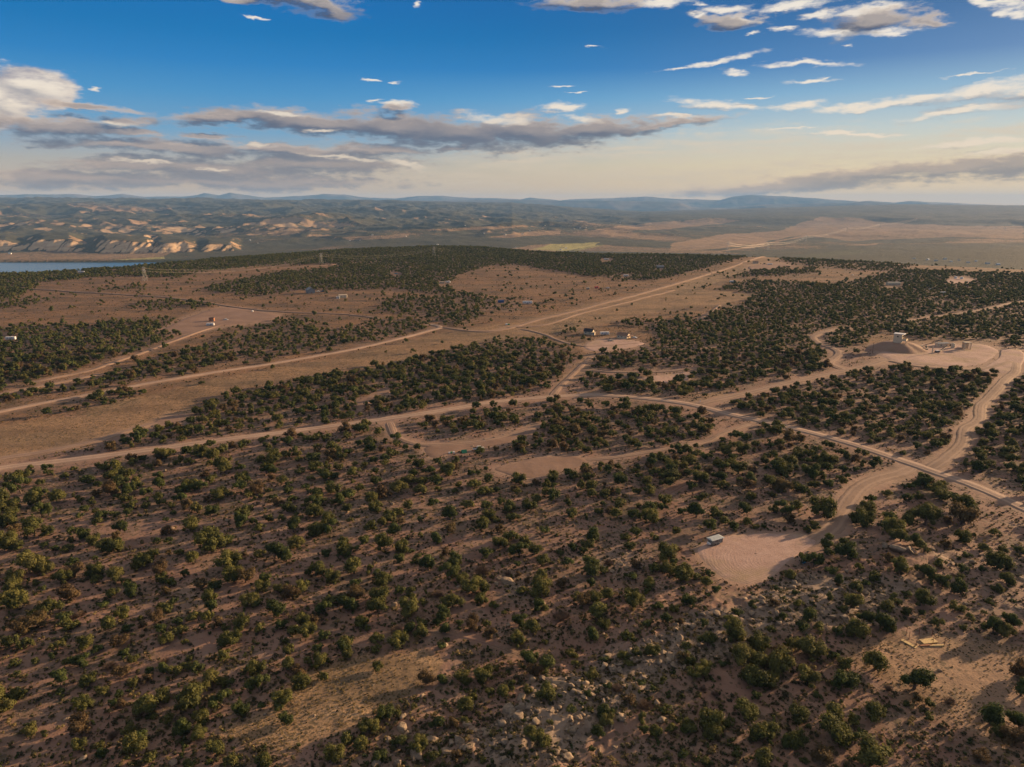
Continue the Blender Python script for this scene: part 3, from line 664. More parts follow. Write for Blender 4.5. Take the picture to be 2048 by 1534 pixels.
TBs = "30,200,60;90,165,60;140,130,60;180,45,70;310,75,90;395,90,40;240,160,90;370,170,90;420,170,40;350,240,70;460,230,70;175,290,60;85,300,110;90,380,70;250,370,80;240,320,60;520,280,110;475,335,35;565,120,80;640,55,60;470,80,40;625,180,60;690,260,90;630,330,100;725,350,80;780,415,100;840,410,60;345,420,70;420,430,70;800,330,40;830,40,80;850,200,70;930,150,80;940,50,60;1005,100,70;1090,130,60;1050,200,90;1140,180,70;1180,240,80;1035,260,55;1180,60,60;1330,260,70;1290,180,40;1360,160,50;1415,175,50;1480,120,110;1450,150,60;1670,90,60;1690,150,60;1725,260,60;1730,70,60;1840,90,50;1960,60,50;1910,220,120;1950,240,60;2010,330,100;1920,290,80;1840,280,60;1490,310,120;1540,290,60;1690,330,60;1800,385,80;1310,370,60;1170,430,120;1070,410,60;1180,320,70;1045,310,40;1100,340,40;90,460,90;220,470,110;30,460,70;80,520,90;220,520,80;400,540,110;480,470,50;660,495,90;830,465,80;900,500,60;480,600,60;620,570,100;570,600,60;130,600,80;160,620,50;620,645,80;700,595,40;780,620,80;860,600,50;960,530,40;1150,510,80;1200,505,50;1420,490,90;1480,480,80;1560,440,80;1680,430,70;1730,420,50;1720,490,90;1800,420,40;1850,510,60;1950,510,50;2030,470,70;1520,560,110;1540,610,70;1470,370,60;1380,440,60;35,720,80;45,790,70;215,690,60;210,750,60;340,720,90;400,650,80;470,665,80;580,730,60;890,670,70;1050,610,80;1130,640,90;1045,720,95;1200,700,40;1480,690,100;1680,680,70;1795,600,50;1910,580,60;1990,580,35;945,765,40;225,860,60;920,860,35;1155,790,50;1110,850,100;1190,870,110;1140,890,80;1360,780,60;1380,830,40;1545,820,60;1660,800,60;1690,830,50;1740,770,60;1830,780,80;1470,900,60;2020,820,70;510,940,80;600,940,75;710,910,70;740,940,50;845,930,110;880,1000,60;775,1030,65;730,1100,100;960,1010,80;1010,960,60;1100,990,60;250,1150,100;335,1120,50;435,1080,40;170,1230,90;45,1290,70;130,1330,90;340,1310,80;560,1210,90;665,1200,60;735,1170,60;690,1380,70;1200,1030,110;1340,1100,60;1110,1240,80;1230,1170,40;1170,1310,90;1560,1140,90;1565,1180,80;1690,1060,70;1515,1250,80;1770,1160,70;1900,1110,60;1850,1240,80;1790,1230,60;1940,1220,60;2020,1230,60;1470,1330,40;2005,1370,50;540,1380,50;840,1400,50;1085,1370,40;1560,970,50;1750,950,50;1830,980,40;1890,930,50;2000,1020,40;460,1330,80;220,1390,80;1455,1010,50"
TC = "45,100,60;240,110,70;130,110,90;225,195,70;340,185,65;570,80,60;620,100,80;650,140,70;700,60,60;400,80,80;420,155,60;465,170,40;515,170,35;290,140,50;860,110,110;910,75,45;810,180,50;760,195,60;1120,30,70;1110,90,80;1080,160,120;1190,180,60;1240,145,70;1260,210,90;1350,160,80;1360,120,70;1440,160,110;1560,140,60;1650,160,120;1680,80,100;1460,65,60;1710,110,60;1340,20,60;1390,270,80;1410,290,60;1300,250,80;1655,250,80;1720,215,30;1895,310,60;1840,210,50;1780,300,60;1690,340,60;1860,400,110;1550,280,60;1450,310,40;1525,390,60;1635,345,30;1655,425,60;1770,420,40;1640,460,50;1910,490,80;1990,320,60;730,370,70;800,400,90;890,330,70;1000,355,110;975,275,60;880,290,90;1060,410,50;1230,370,60;1300,430,90;900,430,60;665,460,70;945,500,75;1045,530,70;1090,510,60;1150,480,60;1430,460,100;1540,510,80;1650,555,100;50,480,110;120,460,60;205,445,45;185,495,60;555,470,35;590,530,40;250,550,60;185,565,40;75,610,75;455,610,50;580,620,60;690,550,40;715,620,50;890,580,50;360,670,50;10,650,40;35,715,35;170,740,50;1030,620,80;970,650,50;1220,650,60;1270,600,70;1415,620,100;1330,560,50;1610,640,60;1850,540,70;1815,600,40;1950,600,40;1660,650,40;1780,660,35;1510,730,60;1420,670,40;1330,670,50;1090,720,90;1180,760,120;1230,770,60;760,710,90;830,750,60;620,690,40;560,770,60;730,760,60;320,700,60;190,850,80;350,830,120;490,870,110;70,860,60;940,790,70;1040,820,120;1660,750,40;1700,700,60;1780,750,50;1830,780,90;1900,800,80;1940,760,90;670,850,60;620,920,80;760,930,130;910,930,70;970,970,80;1160,990,140;400,970,120;480,980,110;290,960,60;610,1010,140;460,1090,130;570,1080,80;770,1075,120;955,1100,140;1040,1040,50;130,1040,80;170,1010,80;80,960,80;1380,1110,160;1400,1180,60;1470,1190,70;1335,1190,40;1465,1270,55;465,1160,60;835,1150,50;405,1260,110;710,1280,100;930,1280,120;1030,1300,70;1160,1290,100;1820,1310,160;1990,1140,110;1990,1050,110;200,1320,130;230,1380,100;75,1350,90;510,1410,120;310,1310,60;780,1320,40;910,1400,150;1040,1410,80;640,1430,90;710,1430,100;1240,1410,40;1080,1360,60;1130,1530,170;500,1530,120;360,1480,70;850,1470,50;745,1520,60;840,1534,100;50,1490,50;190,1530,70;1525,1510,40;1855,1370,80;1960,1430,120;1750,1520,90;1980,1340,100"
def rd(s, ox, oy, sc):
    return [(float(a)/sc+ox, float(b_)/sc+oy, float(c_)/sc) for a, b_, c_ in (q.split(',') for q in s.split(';'))]
HAND = rd(TA, 0, 1050, 2.9257)+rd(TBs, 680, 1050, 2.9257)+rd(TC, 1348, 1000, 2.873)
BARE = rd("640,850,80;470,540,60;960,820,70;420,560,60;1640,400,60;660,1250,70", 0, 1050, 2.9257)+rd("830,300,100;570,430,80;330,640,80;1290,570,110;1780,1080,90;1620,980,80;1570,240,60;980,300,50", 680, 1050, 2.9257)+rd("1230,1100,55;1580,1180,75;235,1130,55;20,300,60;165,1100,50;560,1090,50", 1348, 1000, 2.873)
ROCKS = rd("360,1130,60;360,1200,78;385,1240,62;590,1230,50;795,1210,62;845,1210,50;525,1225,32;445,1370,95;215,1410,120;330,1412,66;750,1310,95;620,1340,80;920,1310,64;405,1215,40;1130,925,80;1190,915,60;1275,950,120;1175,955,50;1235,935,80;1340,965,66;1400,945,42;1040,1130,80;1060,1080,66;1000,1100,90;1095,1150,70;1130,1010,40;1650,1140,80;1580,1190,50;1880,1160,70;1850,1050,60;935,325,62;975,350,90;1012,372,60;1055,385,50;920,350,50;1150,470,60;1185,460,40;1840,660,34;1872,655,34;620,715,44;1640,870,70;1600,850,50;1740,800,40;1620,830,40;1540,650,40;870,1220,30;1300,1050,50;1260,1090,36;1400,1040,50;1360,1000,60", 680, 1050, 2.9257)+rd("1290,300,110;1210,272,50;1350,310,70;900,685,66;980,695,86;590,655,44;860,665,60;390,700,40;1090,545,60;1075,565,50;210,740,50;730,825,70;400,850,32;1480,290,50;1120,520,40;780,640,40;680,500,40;760,480,40", 1348, 1000, 2.873)
RUB = [(1.,[(1000,1534),(960,1480),(1020,1420),(1080,1375),(1160,1345),(1250,1300),(1330,1262),(1400,1225),(1490,1212),(1570,1240),(1520,1285),(1430,1330),(1340,1362),(1260,1410),(1180,1470),(1130,1534)]),
       (.8,[(1470,1215),(1550,1165),(1640,1142),(1740,1140),(1850,1170),(1800,1215),(1740,1255),(1640,1265),(1540,1262)]),
       (.5,[(1180,1125),(1240,1085),(1300,1110),(1240,1160)]),(.45,[(1000,1150),(1060,1140),(1080,1200),(1010,1200)]),(.3,[(560,1010),(720,990),(860,1010),(840,1050),(700,1070)]),
       (.35,[(80,1420),(200,1400),(190,1440),(90,1450)]),(.3,[(1860,1110),(2048,1080),(2048,1230),(1900,1200)]),(.4,[(760,1480),(1000,1440),(1060,1534),(760,1534)]),(.35,[(1180,1500),(1500,1420),(1520,1460),(1300,1534)]),(.3,[(1500,930),(1600,940),(1640,990),(1540,1000)])]
def ground_tree(px, py, w):
    x, y, z = hit(px, py-.12*w); dep = project(x, y, z)[2]
    return float(x), float(y), float(z), float(w/FPX*dep)

# ---------------------------------------------------------------- ground + far hills (one continuous surface, cut where the plateau falls away)
az_f = np.linspace(R(-44), R(44), 1000)
az_s = np.linspace(R(44), R(316), 140)[1:-1]
AZS = np.concatenate([az_f, az_s]); AZS = np.concatenate([AZS, [AZS[0]+2*math.pi]])
NR1, NR2 = 640, 520
dn = np.geomspace(28, 1750, NR1); dn = np.concatenate([[1., 8., 18.], dn])
dfar = np.geomspace(1750, 18500, NR2)
def polar(ds):
    D, A = np.meshgrid(ds, AZS, indexing='ij'); return D*np.sin(A), D*np.cos(A), D
def masks(x, y, z, d):
    px, py, dep = project(x, y, z)
    jx = fbm(x, y, 14, 3, 60)*5; jy = fbm(x, y, 14, 3, 61)*4
    s = np.clip(260/np.maximum(dep, 60), .15, 2)
    qx, qy = px+jx*s*3, py+jy*s*3
    front = y > 20
    brown = np.zeros_like(x); grass = np.zeros_like(x); rock = np.zeros_like(x); pale = np.zeros_like(x)
    scrub = .55+0*x
    brown[(py < 862-.13*(px-0)) | ~front] = .75
    brown[front & (py < 690)] = .8
    m = inpoly(qx, qy, OPEN_PX) & front; grass[m] = .75; brown[m] = .35; scrub[m] = .5
    for dn_, poly in F:
        if dn_ >= .6:
            m = inpoly(qx, qy, poly) & front; brown[m] *= .35; scrub[m] = .75
    # grassy clearing in the lower middle, sandy flat at the lower right
    for poly, gv in (([(640,1340),(720,1310),(830,1290),(900,1320),(860,1370),(760,1420),(700,1460),(560,1500),(440,1470),(560,1400),(600,1350)], .85),
                     ([(1700,1290),(1800,1270),(1940,1275),(2048,1290),(2300,1400),(2300,1534),(2000,1500),(1850,1420),(1760,1370),(1680,1320)], .5),
                     ([(1180,740),(1230,715),(1170,705),(1110,770),(1090,795)], .5),([(1370,795),(1480,770),(1450,790),(1400,803)], .6),([(1700,900),(1560,862),(1500,850),(1850,930)], .4),([(1100,795),(1180,780),(1300,790),(1420,805)], .35)):
        m = inpoly(qx, qy, poly) & front; grass[m] = gv; brown[m] = 0; scrub[m] = .45
    for dv, poly in RUB:
        m = inpoly(qx, qy, poly) & front; rock[m] = np.maximum(rock[m], min(1, dv*1.1))
    for k, (P, w) in road_world.items():
        x0, x1, y0, y1 = P[:, 0].min()-30, P[:, 0].max()+30, P[:, 1].min()-30, P[:, 1].max()+30
        m = (x > x0) & (x < x1) & (y > y0) & (y < y1)
        if m.any():
            dd = polydist(x[m], y[m], [tuple(q) for q in P], closed=False)+fbm(x[m], y[m], 8, 2, 63)*1.6
            k_ = sstep(dd, w*.5+1.6, w*.5-.6); pale[m] = np.maximum(pale[m], (.5 if w > 4.2 else .25 if w > 2 else .0)*k_); scrub[m] *= 1-k_
    for k, (poly, _) in PADS.items():
        m = (py < 1250) & front & (px > min(q[0] for q in poly)-60) & (px < max(q[0] for q in poly)+60) & (py > min(q[1] for q in poly)-40) & (py < max(q[1] for q in poly)+40)
        if m.any():
            dd = polydist(px[m], py[m]*2.2, [(a, b_*2.2) for a, b_ in poly]); ins = inpoly(px[m], py[m], poly)
            k_ = np.where(ins, 1, sstep(dd+8*fbm(x[m], y[m], 10, 2, 66), 16, 0)); pale[m] = np.maximum(pale[m], .6*k_); scrub[m] *= 1-k_
    n = fbm(x, y, 60, 3, 70); pale = np.maximum(pale, .35*sstep(n, .3, .6)*(d < 330))
    def soft(a):      # blur the traced edges a little across the grid
        for _ in range(2): a[:, 1:-1] = (a[:, :-2]+a[:, 1:-1]*2+a[:, 2:])/4; a[1:-1] = (a[:-2]+a[1:-1]*2+a[2:])/4
        return a
    return dict(grass=soft(grass), brown=soft(brown), rock=soft(rock), pale=soft(pale), scrub=soft(scrub))
x, y, d = polar(dn); z = H(x, y); at = masks(x, y, z, d)
me = new_mesh('ground', np.stack([x, y, z], -1).reshape(-1, 3), grid_faces(len(dn), len(AZS)), [M_SOIL, M_HILL], True, attrs=at)
# trees are drawn as geometry up to the rim, so the slope beyond it takes the far-land material
CX = hcol(np.arctan2(x, y)); beyond = (ydepth(x, y) > edge_d(CX)*1.1)
me.polygons.foreach_set('material_index', beyond[:-1, :-1].ravel().astype(np.int32))
fo = me.attributes.new('forest', 'FLOAT', 'POINT'); fo.data.foreach_set('value', np.full(x.size, .8, np.float32))
tag(link('ground', me), 'reddish sandy plateau ground with dry grass', kind='structure')
x, y, d = polar(dfar); z = H(x, y)
px, py, dep = project(x, y, z)
dpt = ydepth(x, y)
forest = .74+.42*fbm(x, y, 900, 4, 80)+.25*fbm(x, y, 220, 3, 84)
qx, qy = px+10*fbm(x, y, 300, 3, 90), py+3*fbm(x, y, 300, 3, 91)
for v, poly in ((.12,[(130,403),(340,409),(350,418),(300,424),(210,422),(150,414)]),(.15,[(1170,460),(1300,446),(1420,436),(1490,440),(1400,452),(1250,464)]),
   (.12,[(1600,446),(1640,434),(1700,434),(1780,446),(1900,450),(2048,452),(2048,478),(1900,474),(1700,482),(1600,470),(1480,494),(1340,502),(1340,488),(1440,470),(1560,462)]),
   (.1,[(970,474),(1050,464),(1125,460),(1120,468),(1020,476)]),(.1,[(1010,500),(1060,490),(1200,484),(1190,492),(1110,504)]),(.2,[(1690,490),(1760,486),(1740,500),(1690,500)]),
   (.2,[(-200,528),(0,524),(200,522),(330,518),(340,505),(200,506),(120,500),(0,506),(-200,510)]),(.2,[(680,475),(820,468),(820,474),(700,480)]),(.15,[(850,458),(1050,450),(1060,454),(900,462)]),
   (.2,[(620,452),(700,448),(700,452),(630,456)]),(.2,[(1100,500),(1300,506),(1500,506),(1340,496),(1200,490)])):
    m = inpoly(qx, qy, poly); forest[m] = forest[m]*.32+v*.9
field = np.zeros_like(x)
for poly in ([(1060,500),(1110,488),(1190,482),(1210,490),(1150,502)],[(220,520),(340,514),(370,518),(330,524)],[(1590,512),(1700,500),(1740,505),(1620,518)]):
    field[inpoly(qx, qy, poly)] = .9
slope = np.hypot(np.gradient(z, axis=0)/np.gradient(d, axis=0), 0)
cxx = hcol(np.arctan2(x, y))
cliff = sstep(slope, .16, .30)*sstep(cxx, 760, 560)*sstep(dpt, 2600, 2750)*sstep(dpt, 5200, 4600)
forest -= cliff*1.4
sx_ = np.gradient(z, axis=1)/(np.gradient(x, axis=1)+1e-6)
forest -= .62*sstep(-sx_, .10, .30)*sstep(fbm(x, y, 700, 4, 98), .0, .35)*sstep(dpt, 2700, 3300)*sstep(dpt, 9500, 7000)  # steep slopes facing the sun are coloured tan, with less forest
vill = sstep(cxx, 1600, 1760)*sstep(dpt, 3700, 3200); forest += vill*.6
forest += .3*sstep(dpt, 6500, 9000)
forest -= .34*sstep(cxx, 1050, 1250)*sstep(dpt, 3000, 3600)*sstep(dpt, 6500, 4200)*sstep(fbm(x, y, 1300, 3, 95), -.3, .3)
# service track under the transmission line
TRK = [hit_far(a, b_) for a, b_ in ((1440,503),(1500,494),(1560,481),(1640,464),(1700,455),(1760,449),(1830,439),(1900,427))]
m = (d > 2000) & (cxx > 1350)
dd = polydist(x[m], y[m], [(q[0], q[1]) for q in TRK], closed=False); forest[m] -= .4*sstep(dd, 26, 10)
me = new_mesh('hills', np.stack([x, y, z], -1).reshape(-1, 3), grid_faces(len(dfar), len(AZS)), [M_HILL], True, attrs=dict(forest=forest, field=field, cliff=cliff))
tag(link('hills', me), 'wooded hills and pale bluffs beyond the plateau', kind='structure')
# lake
zw = -102.
me = new_mesh('water', [(-4600, 1500, zw), (-700, 1500, zw), (-900, 2480, zw), (-4600, 2480, zw)], [(0, 1, 2, 3)], [M_WATER])
tag(link('water', me), 'blue reservoir below the bluffs', kind='structure')
# mountain ranges: solid ridges with a front and a back slope
SKY1 = [(-900,392),(0,390),(150,388),(190,392),(215,391),(250,388),(290,393),(370,393),(395,390),(410,386),(440,391),(462,385),(490,390),(530,395),(600,392),(650,388),(690,389),(720,394),(790,397),(840,392),(875,391),(940,396),(1000,396),(1040,399),(1060,395),(1120,401),(1150,398),(1230,396),(1290,393),(1340,397),(1440,400),(1462,394),(1500,390),(1560,392),(1650,398),(1720,403),(1740,401),(1790,405),(1820,402),(1900,406),(2048,413),(2900,420)]
SKY2 = [(-900,410),(400,410),(560,405),(640,402),(780,401),(900,401),(1000,399),(1060,400),(1140,402),(1220,401),(1300,403),(1360,405),(1385,414),(1450,416),(1520,410),(1620,407),(1700,406),(1730,403),(1800,408),(2048,413),(2900,416)]
def range_mesh(name, prof, dist, wid, seed, rough):
    A = np.linspace(R(-58), R(58), 1100); off_ = np.concatenate([np.linspace(-1, 0, 34), np.linspace(0, 1, 14)[1:]])
    T, AA = np.meshgrid(off_, A, indexing='ij')
    yy = np.interp(hcol(A), [p[0] for p in prof], [p[1] for p in prof])
    ztop = CAM_H-dist*np.cos(A)*np.tan(yang(yy))
    D = dist+T*wid; X = D*np.sin(AA); Y = D*np.cos(AA)
    base = -220.
    shape = np.where(T < 0, (1+T)**1.25, (1-T)**1.1)
    rid = fbm(AA*dist, T*wid*.7, 2600, 5, seed, .55, True)
    Z = base+(ztop[None, :]-base)*shape+rough*rid*shape*(1-shape)*2.6
    Z += rough*.14*fbm(AA*dist, T*0, 900, 4, seed+7, .6)*shape
    me_ = new_mesh(name, np.stack([X, Y, Z], -1).reshape(-1, 3), grid_faces(len(off_), len(A)), [M_MOUNT], True)
    return link(name, me_)
tag(range_mesh('mountains', SKY2, 17800, 1600, 101, 110), 'blue middle range of mountains', kind='structure')
tag(range_mesh('mountains', SKY1, 22500, 2600, 131, 170), 'pale blue far range on the skyline', kind='structure')

# ---------------------------------------------------------------- roads and graded lots
def lift(d): return .14+.0009*np.maximum(d-120, 0)
def ribbon(name, P, w, m_, label, seed):
    # resample as a smooth curve
    pts = [Vector((p[0], p[1])) for p in P]; out = []
    for i in range(len(pts)-1):
        p0 = pts[max(i-1, 0)]; p1 = pts[i]; p2 = pts[i+1]; p3 = pts[min(i+2, len(pts)-1)]
        n = max(2, int((p2-p1).length/2.2))
        for k in range(n):
            t = k/n
            out.append(.5*((2*p1)+(-p0+p2)*t+(2*p0-5*p1+4*p2-p3)*t*t+(-p0+3*p1-3*p2+p3)*t**3))
    out.append(pts[-1]); C_ = np.array([(q.x, q.y) for q in out])
    T_ = np.gradient(C_, axis=0); T_ /= np.linalg.norm(T_, axis=1)[:, None]+1e-9
    Nn = np.stack([-T_[:, 1], T_[:, 0]], -1); s = np.arange(len(C_))*2.2
    wob = fbm(s, s*0+seed, 30, 3, 110)*.9
    acr = np.linspace(-1, 1, 9); V = []; A_ = []
    w = w*.86; wl = w/2*(1+.16*fbm(s, s*0+seed*3., 12, 3, 111)+.12*fbm(s, s*0, 3, 2, 112)); wr = w/2*(1+.16*fbm(s, s*0+seed*5., 12, 3, 113)+.12*fbm(s, s*0+9, 3, 2, 114))
    tp = np.minimum(1, np.minimum(s+2, s[-1]-s+2)/6.)
    for a in acr:
        k = (wl if a < 0 else wr)*a*tp+wob
        q = C_+Nn*k[:, None]; d_ = np.hypot(q[:, 0], q[:, 1])
        edge = np.interp(abs(a), [0, .6, .8, 1], [1, .9, .45, -.6]); endf = np.clip(np.minimum(s, s[-1]-s)/7.-.25, -.5, 1)
        zz = H(q[:, 0], q[:, 1])+lift(d_)*np.minimum(edge, endf)
        V.append(np.column_stack([q, zz])); A_.append(np.full(len(C_), a))
    V = np.stack(V, 1).reshape(-1, 3); A_ = np.stack(A_, 1).ravel()
    me_ = new_mesh(name, V, grid_faces(len(C_), len(acr))[:, ::-1].copy(), [m_], True, attrs=dict(across=A_))
    return tag(link(name, me_), label, kind='structure')
for i, (k, (pts, w, mt)) in enumerate(ROADS.items()):
    ribbon('footpath' if k.startswith('trail') else 'road' if mt == 0 else 'dirt_track', road_world[k][0], w, M_SOIL if k.startswith('trail') else (M_ROAD, M_TRACK)[mt], None, i+1)
for i, (k, (poly, lab)) in enumerate(PADS.items()):
    P = np.array([hit(float(a), float(b_)) for a, b_ in poly])[:, :2]; c0 = P.mean(0)
    n = 120; th = np.linspace(0, 1, n, endpoint=False)*len(P); i0 = th.astype(int); fr = (th-i0)[:, None]
    def cr(a, b_, c_, e, t): return .5*((2*b_)+(-a+c_)*t+(2*a-5*b_+4*c_-e)*t*t+(-a+3*b_-3*c_+e)*t**3)
    L = len(P); B_ = cr(P[(i0-1) % L], P[i0], P[(i0+1) % L], P[(i0+2) % L], fr)
    rr = 1+.05*fbm(B_[:, 0], B_[:, 1], 5, 3, 120+i)
    rings = np.linspace(.02, 1, 26); V = []
    for r_ in rings:
        q = c0+(B_-c0)*(r_*(1+(rr-1)*r_))[:, None]; d_ = np.hypot(q[:, 0], q[:, 1])
        V.append(np.column_stack([q, H(q[:, 0], q[:, 1])+lift(d_)*np.interp(r_, [0, .86, .94, 1], [.8, .7, .2, -.9])-.012]))
    me_ = new_mesh('dirt_lot', np.concatenate(V), grid_faces(len(rings), n, True), [M_LOT if k in ('field_lot', 'far_lot', 'small_lot', 'turnout', 'subject', 'loop_lot') else M_PAD], True, attrs=dict(across=np.zeros(len(rings)*n)+.1*0))
    tag(link('dirt_lot', me_), lab, kind='structure')
# mound under the lookout building
mx, my, mz = hit(1796., 698.)
n = 64; V = []
for r_ in np.linspace(0.01, 1, 22):
    a = np.linspace(0, 2*math.pi, n, endpoint=False); rad = 17*r_*(1+.06*np.sin(3*a+1)+.05*np.sin(7*a))
    X = mx+rad*np.cos(a)*1.15; Y = my+rad*np.sin(a)
    V.append(np.column_stack([X, Y, H(X, Y)-.1+4.5*sstep(np.full(n, r_), 1.0, .22)+.35*fbm(X, Y, 3.5, 3, 130)*(1-r_)]))
me_ = new_mesh('mound', np.concatenate(V), grid_faces(22, n, True), [M_SOIL], True, attrs=dict(grass=np.zeros(22*n), brown=np.zeros(22*n), rock=np.full(22*n, .0), pale=np.full(22*n, .35), scrub=np.zeros(22*n)))
tag(link('mound', me_), 'cone shaped earth mound beside the graded yard', kind='structure')

# ---------------------------------------------------------------- trees
def ico(sub=1):
    import bmesh
    bm = bmesh.new(); bmesh.ops.create_icosphere(bm, subdivisions=sub, radius=1)
    v = np.array([q.co[:] for q in bm.verts]); f = np.array([[w_.index for w_ in q.verts] for q in bm.faces]); bm.free(); return v, f
ICO1, ICO2 = ico(1), ico(2)
def crown_mesh(name, seed, nleaf, leaf, m_, lobes=9, squat=.8, core=True, spread=1., icom=ICO1):
    """a crown one metre wide built from overlapping lobes of many small leaf sprays"""
    g = np.random.default_rng(seed); V = []; Fc = []; T_ = []; nv = 0
    L = []
    for k in range(lobes):
        a = g.random()*6.283; r_ = .34*math.sqrt(g.random())*spread if k else .05
        zc = (.20+.55*g.random()*(1-.9*r_))*squat
        L.append((math.cos(a)*r_, math.sin(a)*r_, zc, .09+.125*g.random()))
    if core:  # dark inner blobs put in to block light through the crown
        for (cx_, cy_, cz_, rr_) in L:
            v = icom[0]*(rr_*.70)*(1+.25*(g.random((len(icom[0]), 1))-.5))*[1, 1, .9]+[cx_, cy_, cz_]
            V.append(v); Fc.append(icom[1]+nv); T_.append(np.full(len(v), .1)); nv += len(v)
    Ls = np.array(L); wts = Ls[:, 3]**2; wts /= wts.sum()
    idx = g.choice(len(L), nleaf, p=wts)
    dr = g.normal(size=(nleaf, 3)); dr /= np.linalg.norm(dr, axis=1)[:, None]; dr[:, 2] = np.where(dr[:, 2] < -.5, -dr[:, 2], dr[:, 2])
    rad = Ls[idx, 3]*(.78+.42*g.random(nleaf)**1.5)
    # clumping: push some directions out, hold others back
    rad *= 1+.22*np.sin(dr[:, 0]*9+idx)*np.cos(dr[:, 1]*8+idx*2)+.1*np.sin(dr[:, 2]*14+idx*3)
    c_ = Ls[idx, :3]+dr*rad[:, None]; c_[:, 2] = np.maximum(c_[:, 2], .03)
    u = np.cross(dr, g.normal(size=(nleaf, 3))); u /= np.linalg.norm(u, axis=1)[:, None]+1e-9
    w_ = np.cross(dr, u)+dr*g.normal(0, .5, (nleaf, 1)); w_ /= np.linalg.norm(w_, axis=1)[:, None]+1e-9
    sz = leaf*(.6+.8*g.random((nleaf, 1)))
    q = np.stack([c_-u*sz, c_-w_*sz*.6, c_+u*sz*.9, c_+w_*sz*.7], 1).reshape(-1, 3)
    lt = g.normal(0, .2, len(L)); tn = np.repeat(np.clip(.38+.55*(g.random(nleaf)-.5)+lt[idx], 0, 1), 4)
    fq = np.arange(nleaf*4).reshape(-1, 4)+nv
    tri = np.concatenate(Fc) if Fc else np.zeros((0, 3), int)
    tri = np.concatenate([tri, fq[:, [0, 1, 2]], fq[:, [0, 2, 3]]])
    V.append(q); T_.append(tn)
    V_ = np.concatenate(V); lo = V_[:, 2].min()
    return new_mesh(name, V_, tri, [m_], attrs=dict(tone=np.concatenate(T_)))
def trunk_mesh(seed):
    g = random.Random(seed); mb = MB()
    top = Vector((g.uniform(-.04, .04), g.uniform(-.04, .04), .26))
    mb.tube((0, 0, -.06), top*.5, .045, .036, 7); mb.tube(top*.5, top, .036, .024, 7)
    for k in range(4):
        a = k*1.57+g.random(); e = top*.6+Vector((math.cos(a)*.22, math.sin(a)*.22, .22+.1*g.random()))
        mb.tube(top*.55, e, .022, .008, 5)
    return new_mesh('trunk', mb.v, mb.f, [M_BARK])
def bare_mesh(seed, m_, n=150):
    g = random.Random(seed); mb = MB()
    for k in range(n):
        a = g.random()*6.283; e = g.uniform(.25, 1.4); L_ = g.uniform(.28, .5)
        p = Vector((0, 0, .02))+Vector((math.cos(a), math.sin(a), 0))*.05
        d1 = Vector((math.cos(a)*math.cos(e), math.sin(a)*math.cos(e), math.sin(e)*.8))
        q = p+d1*L_*.6; mb.tube(p, q, .008, .005, 3, False)
        for _ in range(3):
            d2 = (d1+Vector((g.uniform(-.7, .7), g.uniform(-.7, .7), g.uniform(-.3, .6)))).normalized()
            mb.tube(q, q+d2*L_*.5, .006, .003, 3, False)
    v = np.array([tuple(p) for p in mb.v]); return new_mesh('twigs', v, [f for f in mb.f], [m_], attrs=dict(tone=np.random.default_rng(seed).random(len(v))))
def sparse_tri(me_): return me_
TRUNKS = [trunk_mesh(s) for s in range(4)]
NEARM = []       # (crown mesh, trunk mesh, tone index, squat)
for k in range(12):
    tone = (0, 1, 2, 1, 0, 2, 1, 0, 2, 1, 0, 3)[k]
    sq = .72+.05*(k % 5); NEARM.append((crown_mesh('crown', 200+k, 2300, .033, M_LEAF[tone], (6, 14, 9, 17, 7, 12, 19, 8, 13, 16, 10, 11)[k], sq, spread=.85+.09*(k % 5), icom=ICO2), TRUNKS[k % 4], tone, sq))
src_mid = bpy.data.collections.new('tree_forms'); src_far = bpy.data.collections.new('distant_tree_forms')
for k in range(9):
    src_mid.objects.link(bpy.data.objects.new(f'mid_tree_{k:02d}', crown_mesh('mid_crown', 300+k, 620, .050, M_LEAF[(0, 1, 0, 1, 2, 0, 1, 3, 2)[k]], (6, 12, 9, 14, 7, 11, 15, 8, 10)[k], .78+.04*(k % 4))))
for k in range(6):
    src_far.objects.link(bpy.data.objects.new(f'far_tree_{k:02d}', crown_mesh('far_crown', 330+k, 150, .075, M_LEAF[(0, 1, 0, 1, 2, 0)[k]], 5, .8)))
src_scrub = bpy.data.collections.new('scrub_forms')
for k in range(6):
    src_scrub.objects.link(bpy.data.objects.new(f'scrub_{k:02d}', crown_mesh('scrub_tuft', 350+k, 90, .10, (M_SCRUB, M_SCRUB, M_LEAF[0], M_SCRUB, M_TUFT, M_TUFT)[k], 4, .6, core=False)))
def rock_mesh(seed, big=True):
    g = np.random.default_rng(seed); v, f = (ico(3) if big else ico(2))
    v = v.copy(); 
    for _ in range(13 if big else 9):      # cut with planes to get facets
        nrm = g.normal(size=3); nrm /= np.linalg.norm(nrm); h = .34+.45*g.random()
        dd = v@nrm-h; v -= np.where(dd > 0, dd, 0)[:, None]*nrm
    v += .018*np.sin(v[:, [1, 2, 0]]*9+g.random(3)*6)
    v *= [.62, .5, .42+.12*g.random()]; v[:, 2] += .22
    return new_mesh('boulder', v, f, [M_ROCK])
ROCKM = [rock_mesh(400+k) for k in range(10)]
src_rock = bpy.data.collections.new('stone_forms')
for k in range(6): src_rock.objects.link(bpy.data.objects.new(f'stone_{k:02d}', rock_mesh(450+k, False)))

